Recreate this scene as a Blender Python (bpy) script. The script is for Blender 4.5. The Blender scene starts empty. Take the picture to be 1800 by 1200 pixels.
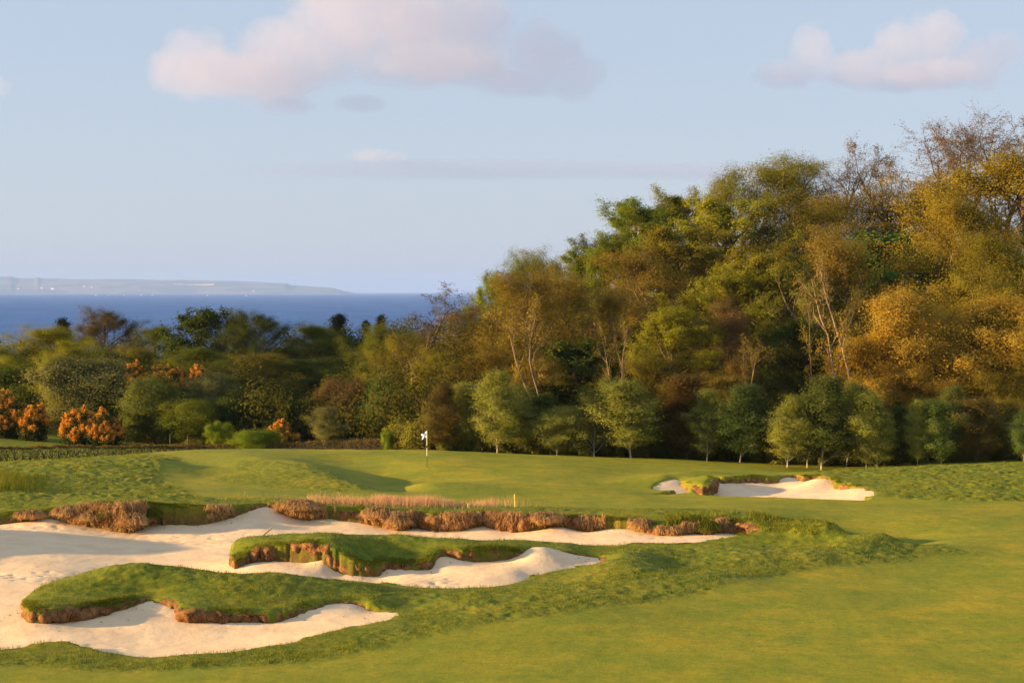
# golf green above the sea: terrain, woods, bunkers
import bpy, math, random
import numpy as np
from mathutils import Vector
SC = bpy.context.scene
COL = SC.collection
USE_HAZE, USE_CLOUDS = True, True
SUN_S, SUN_C = 5.0, (1.0, .65, .27)
SKY_S, SKY_TINT = .043, (1.08, .94, .97)
EXPO = 1.55
F, H, HZ, CX = 3200.0, 10.0, 512.0, 900.0      # focal length in photo pixels, eye height, horizon row, centre column
SUN_EL, SUN_AZ = math.radians(10.5), math.radians(-97.0)   # azimuth measured clockwise from +Y
SEA_Z = -25.0

def X_(px, Y): return (px - CX) * Y / F
def Z_(py, Y): return H - (py - HZ) * Y / F

# ---------------------------------------------------------------- noise
def _hash(ix, iy, seed):
    h = (ix.astype(np.int64) * 374761393 + iy.astype(np.int64) * 668265263 + seed * 1442695041) & 0xFFFFFFFF
    h = ((h ^ (h >> 13)) * 1274126177) & 0xFFFFFFFF
    h = (h ^ (h >> 16)) & 0xFFFFFF
    return h.astype(np.float64) / 16777215.0
def vnoise(x, y, seed=0):
    fx, fy = np.floor(x), np.floor(y)
    tx, ty = x - fx, y - fy
    tx = tx * tx * (3 - 2 * tx); ty = ty * ty * (3 - 2 * ty)
    ix, iy = fx.astype(np.int64), fy.astype(np.int64)
    a = _hash(ix, iy, seed); b = _hash(ix + 1, iy, seed)
    c = _hash(ix, iy + 1, seed); d = _hash(ix + 1, iy + 1, seed)
    return (a * (1 - tx) + b * tx) * (1 - ty) + (c * (1 - tx) + d * tx) * ty - 0.5
def fbm(x, y, seed=0, oct=4):
    s = 0; a = 1.0; f = 1.0
    for o in range(oct):
        s = s + a * vnoise(x * f + 17.3 * o, y * f - 9.1 * o, seed + o); a *= 0.5; f *= 2.03; x, y = x * .825 - y * .565, x * .565 + y * .825
    return s
def sstep(a, b, x):
    t = np.clip((x - a) / (b - a), 0, 1); return t * t * (3 - 2 * t)

# ---------------------------------------------------------------- thin-plate surface through surveyed levels
class TPS:
    def __init__(self, pts, reg=0.002):
        P = np.array([(p[0] / 100.0, math.log(p[1]) * 28.0) for p in pts]); z = np.array([p[2] for p in pts])
        n = len(P); r2 = ((P[:, None, :] - P[None]) ** 2).sum(-1)
        K = 0.5 * r2 * np.log(r2 + 1e-9); K[np.arange(n), np.arange(n)] = reg
        A = np.zeros((n + 3, n + 3)); A[:n, :n] = K; A[:n, n] = 1; A[:n, n + 1:] = P; A[n, :n] = 1; A[n + 1:, :n] = P.T
        self.P = P; self.w = np.linalg.solve(A, np.concatenate([z, [0, 0, 0]])); self.n = n
    def __call__(self, x, y):
        x = np.atleast_1d(np.asarray(x, float)).ravel(); y = np.atleast_1d(np.asarray(y, float)).ravel()
        Yc = np.maximum(y, 30.0); u = (x * F / Yc + CX) / 100.0; v = np.log(Yc) * 28.0
        out = np.empty(len(x)); w = self.w; n = self.n
        for s in range(0, len(x), 20000):
            uu = u[s:s + 20000]; vv = v[s:s + 20000]
            r2 = (uu[:, None] - self.P[None, :, 0]) ** 2 + (vv[:, None] - self.P[None, :, 1]) ** 2
            out[s:s + 20000] = (0.5 * r2 * np.log(r2 + 1e-9)) @ w[:n] + w[n] + w[n + 1] * uu + w[n + 2] * vv
        return out

TP = []
def tz(*a):
    for px, Y, z in a: TP.append((px, Y, z))
def tp(*a):                                   # (column, distance, row) -> level read from the photograph
    for px, Y, py in a: TP.append((px, Y, Z_(py, Y)))
# foreground fairway
for px in (-1500, -600, 0, 300, 700, 1100, 1500, 1900, 2600): tz((px, 44, 0.05), (px, 49, 0.0))
tz((-600, 52, 0), (0, 51, .0), (250, 50.6, -.1), (500, 52, .0), (690, 55, .1), (900, 54, .1), (1200, 54, .0), (1500, 54, 0), (1900, 54, 0), (2600, 54, 0),
   (800, 57.5, .18), (1000, 58, .22), (1200, 60, .15), (1400, 60, .05), (1700, 60, 0), (2100, 60, 0), (2600, 60, 0),
   (900, 60.5, .1), (1050, 62.5, .25), (1075, 64.8, .42), (1090, 66.3, .46), (1180, 66.4, .14), (1190, 64, .12), (1300, 66.2, .22), (1300, 68.6, .34), (1450, 68.9, .30), (1580, 69.2, .16), (1500, 66, .06), (1250, 62.5, .26), (1350, 63, .02), (1800, 66, 0), (2200, 66, 0), (2800, 66, 0))
# front tongue: lip line and crest
tp((690, 57.1, 1070), (650, 57.5, 1052), (620, 57.9, 1048), (560, 57.3, 1054), (500, 56.3, 1066), (470, 56, 1070), (400, 55.8, 1069), (318, 55.7, 1061),
   (300, 56.6, 1052), (270, 57.3, 1043), (240, 57.1, 1046), (190, 56.3, 1054), (120, 55.4, 1060), (65, 55.2, 1060), (48, 56, 1056))
tp((100, 57.5, 1030), (190, 59, 998), (260, 59.5, 991), (360, 59.5, 1003), (480, 60, 1007), (600, 60, 1018), (700, 60, 1036))
tz((100, 60, .45), (190, 61.8, .4), (300, 61.8, .4), (430, 61.3, .35), (560, 61.6, .25), (660, 61.8, .1))
tp((680, 62.5, 1022), (720, 61.7, 1029), (760, 61.2, 1032), (850, 61.3, 1031), (900, 62.6, 1022), (930, 63.8, 1012), (960, 64.6, 1003), (1000, 65.3, 997), (1060, 66.2, 987))
# middle tongue
tp((1060, 67.2, 974), (1000, 67.2, 966), (945, 67, 963), (900, 66.6, 962), (830, 66.1, 960), (775, 66.1, 959), (740, 65.5, 978), (680, 65.3, 981), (620, 64.7, 975),
   (585, 65.2, 951), (500, 65.9, 948), (450, 65.8, 954), (418, 65.2, 978))
tp((440, 67, 944), (510, 67.3, 938), (600, 67.3, 937), (700, 67.3, 941), (800, 67.5, 945), (900, 67.8, 950), (1000, 68.5, 954), (1100, 69.3, 960))
tz((500, 68.8, .6), (600, 69, .6), (800, 69, .5), (1000, 69.8, .3), (1100, 71.5, .02), (1200, 71.5, .03), (1320, 72, .05), (1100, 72.5, .0), (1200, 72.4, .0), (1450, 71, .15), (1600, 69, .1))
# back bank of the long bunker
tp((1325, 75, 905), (1280, 75.4, 904), (1240, 75.3, 908), (1200, 75, 911), (1160, 75, 912), (1110, 75.7, 906), (1060, 76.3, 904), (1000, 76.5, 902), (900, 76.5, 897), (800, 76.9, 898),
   (730, 77.6, 893), (640, 77.6, 890), (580, 78.2, 886), (520, 78, 882), (470, 78.8, 882), (430, 78, 884), (350, 76.9, 886), (270, 76.9, 882), (225, 75.9, 879),
   (150, 76.3, 885), (80, 77, 893), (0, 76.5, 898), (-200, 76.5, 895), (-600, 76, 890))
tp((1400, 74, 913), (1460, 73, 919), (1550, 71.5, 938), (1650, 70.2, 960), (1725, 69.2, 975))
tz((1380, 72.3, .1), (1450, 71.9, .12), (1400, 76, .22), (1330, 78.5, .40), (1500, 73.6, .0), (1600, 72, -.05), (1480, 76, -.05), (1650, 73, -.05), (1800, 72, 0), (2100, 72, 0), (2700, 72, 0), (1900, 69, 0))
# approach, green surround
tz((-600, 80, 1.2), (0, 79, 1.1), (0, 86, 1.0), (150, 82, .95), (300, 82, .95), (450, 81.5, .9), (600, 81, .75), (750, 81, .6), (900, 81, .5), (1050, 81, .4), (1200, 81, .35), (1350, 82, .2), (1600, 80, .05), (1900, 80, 0), (2700, 80, 0),
   (450, 85, .72), (600, 85, .45), (750, 86, .3), (900, 87, .2), (1100, 88, .1), (1300, 86, .03), (1500, 84, .0))
tp((540, 96, 814), (600, 92, 834), (640, 89, 852), (450, 100, 802), (430, 90, 838), (500, 88, 850))
tz((665, 99, .0), (655, 93, .05), (690, 90, .05), (620, 104, .2))
tp((0, 104, 813), (100, 105, 808), (200, 106, 801), (270, 108, 794), (340, 111, 791), (450, 112, 790.5), (600, 112, 790), (750, 112, 791), (900, 112, 797), (1000, 112, 801), (1110, 112, 805), (1200, 111, 809), (1300, 110, 815), (1360, 108, 822), (1400, 106.5, 829), (1440, 106, 835))
tz((50, 95, 1.1), (180, 95, 1.25), (290, 95, 1.3), (335, 97, .75), (315, 90, .8), (380, 92, .65), (200, 88, 1.05))
tp((750, 99.8, 823), (850, 97, 834), (850, 105, 806), (1000, 100, 824), (1100, 97, 838), (1200, 100, 830), (1300, 101, 828), (700, 104, 808), (1000, 106, 809), (950, 92, 850))
tz((780, 94, .12), (740, 91, .38))
# right bunker surround and hillock
tp((1145, 93, 851), (1190, 94.5, 843), (1240, 95, 839), (1300, 96, 835), (1360, 96.5, 834), (1400, 97, 832), (1440, 96, 833), (1465, 94.7, 839), (1510, 92.2, 850), (1535, 89.5, 864))
tp((1160, 89.6, 870), (1250, 89, 871), (1300, 88.8, 872), (1395, 88, 875), (1510, 87, 879), (1540, 87.3, 878), (1215, 91.5, 856))
tz((1222, 92.9, .32), (1238, 92.0, .30), (1240, 94.8, .42), (1232, 93.8, .38), (1215, 96, .42), (1245, 96.5, .42), (1170, 94.6, .38))
tp((1500, 100, 826), (1560, 101, 822), (1700, 101, 817), (1800, 101, 815), (1950, 101, 812), (2300, 101, 812), (2800, 101, 820))
tz((1600, 87, .03), (1800, 86, .05), (2100, 86, .05), (2700, 86, .05), (1600, 93, .38), (1750, 94, .45), (1900, 94, .5))
# land falling behind the green, woods and fields beyond
for px, z in ((-2500, -.9), (-1200, -.9), (-500, -.8), (0, -.95), (200, -.9), (400, -.85), (600, -.75), (750, -.6), (900, -.6), (1050, -.75), (1200, -.8), (1400, -1.0), (1600, -.8), (1800, -.8), (2200, -.7), (3000, -.5)):
    tz((px, 118, z), (px, 125, z - .1))
tp((-200, 150, 733), (0, 150, 738), (150, 149, 745), (300, 148, 756))
tz((-2500, 200, -1), (-1200, 170, -1), (-500, 180, -1), (0, 180, -1.5), (300, 180, -2), (600, 150, -1.2), (600, 180, -1.5), (700, 250, -4), (300, 250, -4), (-500, 250, -3), (-2500, 300, -4),
   (900, 150, .0), (900, 200, 3), (1100, 150, 1.2), (1100, 190, 5), (1300, 150, 2.5), (1300, 190, 7.5), (1550, 150, 3.5), (1550, 195, 8.5), (1900, 150, 4), (1900, 200, 9), (2600, 150, 5), (2600, 200, 9),
   (900, 260, 1), (1200, 260, 6), (1500, 260, 8), (1900, 260, 9), (3000, 260, 9))
# a low mound added out of view past the left edge to shade the sand
tz((-420, 72, 3.1), (-420, 68, 3.0), (-420, 65.5, 1.2), (-420, 63, 2.2), (-420, 61, .9), (-330, 70, 2.3), (-800, 69, 2.6), (-1300, 66, .4), (-300, 58, .3), (-700, 58, .3), (-200, 71, .6), (-180, 62, .2), (-1300, 90, 1))
tz((225, 157, 1.5), (290, 157, 1.4), (350, 156, 1.2), (290, 168, -.8), (120, 160, -.8), (440, 158, -1.0))
T_raw = TPS(TP)
def T_(x, y):
    x = np.atleast_1d(np.asarray(x, float)).ravel(); y = np.atleast_1d(np.asarray(y, float)).ravel()
    px = np.clip(x * F / np.maximum(y, 30) + CX, -2500, 3000); Yc = np.clip(y, 44, 260)
    z = T_raw((px - CX) * Yc / F, Yc)
    near = sstep(43, 2, y) * 8.2
    far = -27 * sstep(240, 900, y) + 0
    return np.where(y > 260, z * sstep(600, 260, y), z) + near + far

SP = []
def sp(*a):
    for px, Y, py in a: SP.append((px, Y, Z_(py, Y)))
def sz(*a):
    for px, Y, z in a: SP.append((px, Y, z))
sz((-600, 52, -.1), (0, 51.2, -.1), (250, 50.8, -.2), (500, 52.2, -.08), (690, 55.6, .0), (0, 53, -.18), (250, 53, -.25), (450, 53.5, -.2))
sp((690, 56.6, 1077), (650, 57.2, 1073), (620, 57.6, 1060), (560, 57, 1066), (500, 56, 1088), (470, 55.7, 1092), (400, 55.5, 1093), (318, 55.4, 1091), (312, 56.3, 1070),
   (270, 57, 1055), (240, 56.8, 1062), (190, 56, 1078), (120, 55, 1093), (60, 54.6, 1092), (250, 54.8, 1100), (600, 56, 1084))
sp((20, 57, 1060), (0, 60, 1035), (0, 64, 1003), (100, 64, 1003), (100, 61, 1028), (0, 68, 971), (-400, 60, 1030), (-400, 68, 975), (-600, 74, 930))
sz((190, 62.3, -.05), (300, 62.3, -.1), (430, 62.3, -.15), (560, 62.3, -.15), (300, 66, -.15), (200, 70, .0), (350, 70, -.08), (100, 72, .2), (450, 72, .0))
sp((0, 76, 921), (40, 76.2, 916), (80, 76.6, 911), (150, 75.8, 924), (230, 75.2, 936), (270, 76.4, 920), (350, 76.3, 922), (400, 77, 911), (440, 77.7, 898), (467, 78.3, 889), (480, 78.3, 891),
   (520, 77.5, 912), (580, 77.8, 911), (640, 77.2, 919), (705, 76.5, 932), (730, 77.2, 926), (760, 76.4, 932), (815, 76.3, 931), (850, 76.8, 923), (900, 76, 934), (933, 76, 931), (980, 76, 925),
   (1033, 76, 934), (1067, 75.8, 928), (1117, 75, 932), (1160, 74.2, 940), (1200, 74.3, 938), (1240, 74.3, 937), (1280, 74.6, 936), (1325, 73.8, 943))
sz((500, 69, -.1), (600, 69.5, -.1), (800, 70, -.1), (1000, 71, -.1), (1060, 71.8, -.04), (1100, 72.9, .03), (1200, 72.8, .06), (1320, 73.2, .06), (700, 73, -.1), (900, 73.5, -.12))
sp((412, 64.4, 1003), (440, 65, 992), (500, 65.5, 985), (540, 65.2, 988), (570, 65, 984), (500, 64, 1003), (590, 64.6, 1005), (620, 64.2, 1013), (665, 64.4, 1015), (680, 65, 1000), (755, 65.1, 1001), (770, 65.9, 976),
   (830, 65.7, 989), (900, 66.1, 984), (945, 66.6, 964), (1000, 66.8, 974), (1050, 66.6, 985), (800, 63.6, 1014), (720, 63, 1020), (900, 64.3, 1003))
sz((680, 62.7, -.1), (760, 61.5, -.18), (850, 61.6, -.18), (930, 64.1, -.02), (1000, 65.6, .1))
# right bunker
sp((1160, 93.0, 853), (1190, 94.0, 846), (1240, 94.2, 856), (1300, 94.9, 853), (1370, 95.4, 853), (1378, 96.3, 839), (1405, 96.5, 840), (1412, 95.6, 846), (1440, 95, 843), (1465, 93.9, 856), (1510, 91.5, 858), (1528, 89.6, 866))
sz((1165, 90.2, -.2), (1250, 89.6, -.36), (1300, 89.4, -.36), (1395, 88.7, -.28), (1500, 87.7, -.15), (1265, 92, -.38), (1330, 92, -.32), (1400, 91, -.25))
S_ = TPS(SP, 0.001)

# bunker outlines (column, distance, bank?)  bank = a wall of earth rather than a low edge
OUT_A = [(-500, 51.5, 0), (0, 51.2, 0), (60, 51.8, 0), (130, 51.8, 0), (190, 51, 0), (250, 50.5, 0), (330, 50.7, 0), (400, 51, 0), (500, 52.1, 0), (600, 53.9, 0), (660, 54.7, 0), (693, 56.1, 1),
         (690, 56.7, 1), (650, 57.2, 1), (620, 57.6, 1), (560, 57, 1), (500, 56, 1), (470, 55.7, 1), (400, 55.5, 1), (318, 55.4, 1), (312, 56.3, 1), (270, 57, 1), (240, 56.8, 1), (190, 56, 1), (120, 55, 1), (60, 54.6, 1), (45, 55.3, 1),
         (42, 57, 0), (100, 60.3, 0), (190, 62, 0), (300, 62, 0), (430, 61.5, 0), (560, 61.9, 0), (660, 62.2, 0), (680, 62.7, 0), (720, 61.9, 0), (760, 61.4, 0), (850, 61.5, 0), (900, 62.8, 0), (930, 64, 0), (960, 64.8, 0), (1000, 65.5, 0), (1055, 66.3, 1),
         (1052, 67, 1), (1000, 66.9, 1), (945, 66.7, 1), (900, 66.3, 1), (830, 65.8, 1), (770, 65.9, 1), (757, 65.2, 1), (680, 65, 1), (665, 64.6, 1), (620, 64.3, 1), (590, 64.8, 1), (500, 65.5, 1), (440, 65.3, 1), (412, 64.7, 1),
         (405, 66, 0), (420, 67.7, 0), (500, 69, 0), (600, 69.2, 0), (800, 69.2, 0), (1000, 70, 0), (1060, 71, 0), (1100, 72.8, 0), (1200, 72.6, 0), (1320, 73.2, 1), (1325, 73.8, 1),
         (1280, 74.6, 1), (1240, 74.3, 1), (1200, 74.3, 1), (1160, 74.2, 1), (1110, 75.2, 1), (1060, 75.8, 1), (1000, 76, 1), (900, 76, 1), (850, 76.8, 1), (800, 76.3, 1), (760, 76.4, 1), (730, 77.2, 1), (705, 76.5, 1),
         (640, 77.2, 1), (580, 77.8, 1), (520, 77.5, 1), (480, 78.3, 1), (467, 78.3, 1), (430, 77.5, 1), (350, 76.3, 1), (270, 76.4, 1), (230, 75.2, 1), (150, 75.8, 1), (80, 76.6, 1), (0, 76, 1), (-200, 76, 1), (-500, 75, 1)]
OUT_B = [(1160, 89.9, 0), (1200, 90.2, 0), (1216, 91.2, 0), (1236, 89.6, 0), (1250, 89.3, 0), (1300, 89, 0), (1395, 88.3, 0), (1510, 87.3, 0), (1522, 88.2, 0), (1532, 89.2, 1), (1522, 90.6, 1), (1510, 91.5, 1), (1465, 93.9, 1), (1455, 95, 1), (1425, 95.8, 1),
         (1412, 95.7, 1), (1402, 96.6, 1), (1378, 96.4, 1), (1366, 95.8, 1), (1300, 95.5, 1), (1250, 95, 1), (1256, 94.0, 1), (1243, 91.6, 1), (1226, 91.8, 1), (1202, 93.4, 1), (1186, 94.1, 1), (1160, 93.2, 1), (1148, 92.2, 1), (1165, 91.6, 1), (1185, 91.2, 1)]
def poly_world(o, step=0.12):
    P = np.array([(X_(a, b), b) for a, b, c in o]); B = np.array([c for a, b, c in o], float)
    pts = []; bk = []
    n = len(P)
    for i in range(n):
        p0, p1, p2, p3 = P[i - 1], P[i], P[(i + 1) % n], P[(i + 2) % n]
        L = np.linalg.norm(p2 - p1); k = max(1, int(L / step))
        for j in range(k):
            t = j / k
            c = 0.5 * ((2 * p1) + (-p0 + p2) * t + (2 * p0 - 5 * p1 + 4 * p2 - p3) * t * t + (-p0 + 3 * p1 - 3 * p2 + p3) * t ** 3)
            lin = p1 * (1 - t) + p2 * t
            pts.append(c * .7 + lin * .3); bk.append(B[i] * (1 - t) + B[(i + 1) % n] * t)
    return np.array(pts), np.array(bk)
PA, BA = poly_world(OUT_A, 0.25); PB, BB = poly_world(OUT_B, 0.25)
def sdf(x, y, P):
    """signed distance, negative inside"""
    out = np.empty(len(x)); Q = np.roll(P, -1, 0); E = Q - P; L2 = (E ** 2).sum(1) + 1e-12
    for s in range(0, len(x), 8000):
        xx = x[s:s + 8000, None]; yy = y[s:s + 8000, None]
        wx = xx - P[None, :, 0]; wy = yy - P[None, :, 1]
        t = np.clip((wx * E[:, 0] + wy * E[:, 1]) / L2, 0, 1)
        d = np.sqrt(((wx - t * E[:, 0]) ** 2 + (wy - t * E[:, 1]) ** 2).min(1))
        c = ((P[None, :, 1] > yy) != (Q[None, :, 1] > yy)) & (xx < E[None, :, 0] * (yy - P[None, :, 1]) / (E[None, :, 1] + 1e-15) + P[None, :, 0])
        out[s:s + 8000] = np.where(c.sum(1) % 2 == 1, -d, d)
    return out
def wob(x, y): return 0.20 * fbm(x * 1.1, y * 1.1, 5, 3) + 0.12 * fbm(x * 5, y * 5, 8, 2)
def relief(x, y, rg, sd):
    near = .25 + .75 * sstep(.2, 2.2, sd)
    drop = sstep(.35, .0, sd) * (.03 + .13 * np.clip(fbm(x * 1.7, y * 1.7, 14, 3) + .2, 0, 1))
    return near * rg * np.where(y > 79, 1.45, 1.0) * (.055 * fbm(x * .9, y * .9, 3, 3) + .050 * fbm(x * 3.6, y * 3.6, 4, 3)) + (.07 * fbm(x * .16, y * .16, 9, 2) + .022 * fbm(x * 1.1, y * .9, 10, 3)) * near - drop
def sand_sd(x, y):
    sd = np.full(len(x), 9.0)
    for P in (PA, PB):
        lo = P.min(0) - 3; hi = P.max(0) + 3
        m = (x > lo[0]) & (x < hi[0]) & (y > lo[1]) & (y < hi[1])
        if m.any():
            k = np.where(m)[0]; sd[k] = np.minimum(sd[k], sdf(x[k], y[k], P))
    return sd
# rough grass areas (column, row-derived distance)
def pyY(py, z=0.1): return (H - z) * F / (py - HZ)
R_MAIN = [(-600, 47.5), (0, 48.3), (250, 47.8), (500, 49), (700, 51.5), (850, 54), (1000, 55.5), (1150, 57.8), (1300, 62), (1450, 65.5), (1660, 68.3), (1725, 69.3), (1640, 71), (1500, 74), (1400, 77), (1200, 79), (900, 79), (600, 80.5), (350, 80), (330, 84), (280, 92), (335, 97.5), (300, 103), (230, 108), (-800, 109)]
R_HILL = [(1440, 104), (1415, 98), (1470, 93), (1560, 88), (1700, 86.3), (1900, 86), (2900, 86), (2900, 104)]
R_SLOPE = [(430, 98), (540, 95), (610, 91), (650, 88.2), (600, 86), (480, 86), (360, 89)]
RP = [np.array([(X_(a, b), b) for a, b in r]) for r in (R_MAIN, R_HILL, R_SLOPE)]
def rough_w(x, y):
    r = np.zeros(len(x))
    jit = 1.2 * fbm(x * .3, y * .3, 31, 3)
    for i, P in enumerate(RP):
        lo = P.min(0) - 3; hi = P.max(0) + 3
        m = (x > lo[0]) & (x < hi[0]) & (y > lo[1]) & (y < hi[1])
        k = np.where(m)[0]
        if len(k):
            d = sdf(x[k], y[k], P) + jit[k] * .5
            r[k] = np.maximum(r[k], sstep(.5, -.5, d) * (1.0, 1.0, .55)[i])
    r = np.maximum(r, sstep(113.5, 115, y))
    return r

# ---------------------------------------------------------------- mesh helpers
def mesh_np(name, verts, faces, mat=None, smooth=True, link=True, parent=None):
    me = bpy.data.meshes.new(name); verts = np.asarray(verts, np.float32); faces = np.asarray(faces, np.int32)
    k = faces.shape[1]
    me.vertices.add(len(verts)); me.vertices.foreach_set('co', verts.ravel())
    me.loops.add(faces.size); me.loops.foreach_set('vertex_index', faces.ravel())
    me.polygons.add(len(faces)); me.polygons.foreach_set('loop_start', np.arange(len(faces), dtype=np.int32) * k)
    me.polygons.foreach_set('loop_total', np.full(len(faces), k, np.int32))
    if smooth: me.polygons.foreach_set('use_smooth', np.ones(len(faces), bool))
    me.update(calc_edges=True)
    if mat: me.materials.append(mat)
    o = bpy.data.objects.new(name, me)
    if link: COL.objects.link(o)
    if parent: o.parent = parent
    return o
def attr(o, name, vals):
    a = o.data.attributes.new(name, 'FLOAT', 'POINT'); a.data.foreach_set('value', np.asarray(vals, np.float32))
def tag(o, label=None, cat=None, group=None, kind=None):
    if label: o['label'] = label
    if cat: o['category'] = cat
    if group: o['group'] = group
    if kind: o['kind'] = kind
    return o
def empty(name, loc=(0, 0, 0)):
    o = bpy.data.objects.new(name, None); COL.objects.link(o); o.location = loc; o.empty_display_size = .3; return o

# ---------------------------------------------------------------- materials
def mat(name):
    m = bpy.data.materials.new(name); m.use_nodes = True; nt = m.node_tree; nt.nodes.clear()
    out = nt.nodes.new('ShaderNodeOutputMaterial'); return m, nt, out
class N:
    def __init__(s, nt): s.nt = nt
    def n(s, typ, inp=None, **kw):
        nd = s.nt.nodes.new(typ)
        for k, v in kw.items(): setattr(nd, k, v)
        for k, v in (inp or {}).items():
            if isinstance(v, bpy.types.NodeSocket): s.nt.links.new(v, nd.inputs[k])
            elif isinstance(v, bpy.types.Node): s.nt.links.new(v.outputs[0], nd.inputs[k])
            else: nd.inputs[k].default_value = v
        return nd
    def mix(s, fac, a, b, blend='MIX'):
        nd = s.nt.nodes.new('ShaderNodeMix'); nd.data_type = 'RGBA'; nd.blend_type = blend
        for k, v in ((0, fac), (6, a), (7, b)):
            if isinstance(v, bpy.types.NodeSocket): s.nt.links.new(v, nd.inputs[k])
            elif isinstance(v, (tuple, list)): nd.inputs[k].default_value = (*v[:3], 1)
            else: nd.inputs[k].default_value = v
        return nd.outputs[2]
    def math(s, op, a, b=0.0, clamp=False):
        nd = s.nt.nodes.new('ShaderNodeMath'); nd.operation = op; nd.use_clamp = clamp
        for k, v in ((0, a), (1, b)):
            if isinstance(v, bpy.types.NodeSocket): s.nt.links.new(v, nd.inputs[k])
            else: nd.inputs[k].default_value = v
        return nd.outputs[0]
    def noise(s, vec, scale, detail=3, rough=.55):
        nd = s.nt.nodes.new('ShaderNodeTexNoise'); nd.inputs['Scale'].default_value = scale; nd.inputs['Detail'].default_value = detail
        nd.inputs['Roughness'].default_value = rough; s.nt.links.new(vec, nd.inputs['Vector']); return nd.outputs[0]
    def ramp(s, fac, stops):
        nd = s.nt.nodes.new('ShaderNodeValToRGB'); cr = nd.color_ramp
        while len(cr.elements) < len(stops): cr.elements.new(.5)
        for e, (p, c) in zip(cr.elements, stops): e.position = p; e.color = (*c, 1) if len(c) == 3 else c
        s.nt.links.new(fac, nd.inputs[0]); return nd.outputs[0]
    def link(s, a, b): s.nt.links.new(a, b)

def m_turf():
    m, nt, out = mat('turf'); q = N(nt)
    pos = q.n('ShaderNodeNewGeometry').outputs['Position']
    r = q.n('ShaderNodeAttribute', attribute_name='rough').outputs['Fac']
    so = q.n('ShaderNodeAttribute', attribute_name='soil').outputs['Fac']
    wd = q.n('ShaderNodeAttribute', attribute_name='wood').outputs['Fac']
    n1 = q.noise(pos, .22, 4); n2 = q.noise(pos, 2.3, 4, .6); n3 = q.noise(pos, 14, 3, .7)
    mp = q.n('ShaderNodeMapping', {'Vector': pos, 'Rotation': (0, 0, .22), 'Scale': (.4, .7, 1)}).outputs[0]
    n4 = q.noise(mp, 1.1, 6, .72)
    fair = q.ramp(n1, [(.3, FAIR[0]), (.5, FAIR[1]), (.7, FAIR[2])])
    fair = q.mix(q.ramp(n4, [(.42, (0, 0, 0)), (.60, (.65, .65, .65))]), fair, FAIR[3])
    ro = q.ramp(n2, [(.3, ROUGH[0]), (.5, ROUGH[1]), (.72, ROUGH[2])])
    ro = q.mix(q.ramp(n1, [(.5, (0, 0, 0)), (.72, (.5, .5, .5))]), ro, ROUGH[3])
    c = q.mix(r, fair, ro)
    c = q.mix(q.ramp(n3, [(.38, (0, 0, 0)), (.62, (.8, .8, .8))]), c, q.mix(1.0, c, (.66, .74, .6), 'MULTIPLY'))
    n5 = q.noise(pos, 3.7, 5, .75); n6 = q.noise(pos, .75, 4, .7)
    c = q.mix(1.0, c, q.ramp(n5, [(.3, (.74, .82, .8)), (.5, (1, 1, 1)), (.7, (1.22, 1.14, 1.1))]), 'MULTIPLY')
    c = q.mix(1.0, c, q.ramp(n6, [(.32, (.80, .92, .9)), (.5, (1, 1, 1)), (.68, (1.14, 1.03, 1))]), 'MULTIPLY')
    soil = q.ramp(q.noise(pos, 5, 5, .7), [(.3, (.07, .035, .015)), (.55, (.17, .085, .035)), (.75, (.26, .14, .06))])
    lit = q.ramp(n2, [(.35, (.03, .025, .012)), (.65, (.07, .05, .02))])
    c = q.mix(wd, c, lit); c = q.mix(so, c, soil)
    b1 = q.n('ShaderNodeBump', {'Strength': .6, 'Distance': .03, 'Height': q.noise(pos, 9, 5, .75)})
    hb = q.math('MULTIPLY', q.noise(pos, 28, 4, .8), q.math('ADD', q.math('MULTIPLY', r, .8), .35))
    b2 = q.n('ShaderNodeBump', {'Strength': .7, 'Distance': .03, 'Height': hb, 'Normal': b1.outputs[0]})
    p = q.n('ShaderNodeBsdfPrincipled', {'Base Color': c, 'Roughness': .85, 'Normal': b2.outputs[0]})
    p.inputs['Specular IOR Level'].default_value = .15
    q.link(p.outputs[0], out.inputs[0]); return m
def m_sand():
    m, nt, out = mat('sand'); q = N(nt)
    pos = q.n('ShaderNodeNewGeometry').outputs['Position']
    c = q.ramp(q.noise(pos, .8, 5, .6), [(.3, (.70, .51, .31)), (.6, (.81, .61, .38)), (.8, (.75, .55, .34))])
    v = q.n('ShaderNodeTexVoronoi', {'Vector': pos, 'Scale': 5.0}).outputs['Distance']
    spk = q.ramp(v, [(.03, (1, 1, 1)), (.08, (0, 0, 0))])
    nn = q.ramp(q.noise(pos, .9, 2), [(.5, (0, 0, 0)), (.62, (.6, .6, .6))])
    c = q.mix(q.mix(1.0, spk, nn, 'MULTIPLY'), c, (.28, .16, .09))
    b1 = q.n('ShaderNodeBump', {'Strength': .35, 'Distance': .04, 'Height': q.noise(pos, 7, 5, .7)})
    b2 = q.n('ShaderNodeBump', {'Strength': .4, 'Distance': .02, 'Height': q.noise(pos, 30, 3, .8), 'Normal': b1.outputs[0]})
    p = q.n('ShaderNodeBsdfPrincipled', {'Base Color': c, 'Roughness': .95, 'Normal': b2.outputs[0]})
    p.inputs['Specular IOR Level'].default_value = .1
    q.link(p.outputs[0], out.inputs[0]); return m
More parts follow.
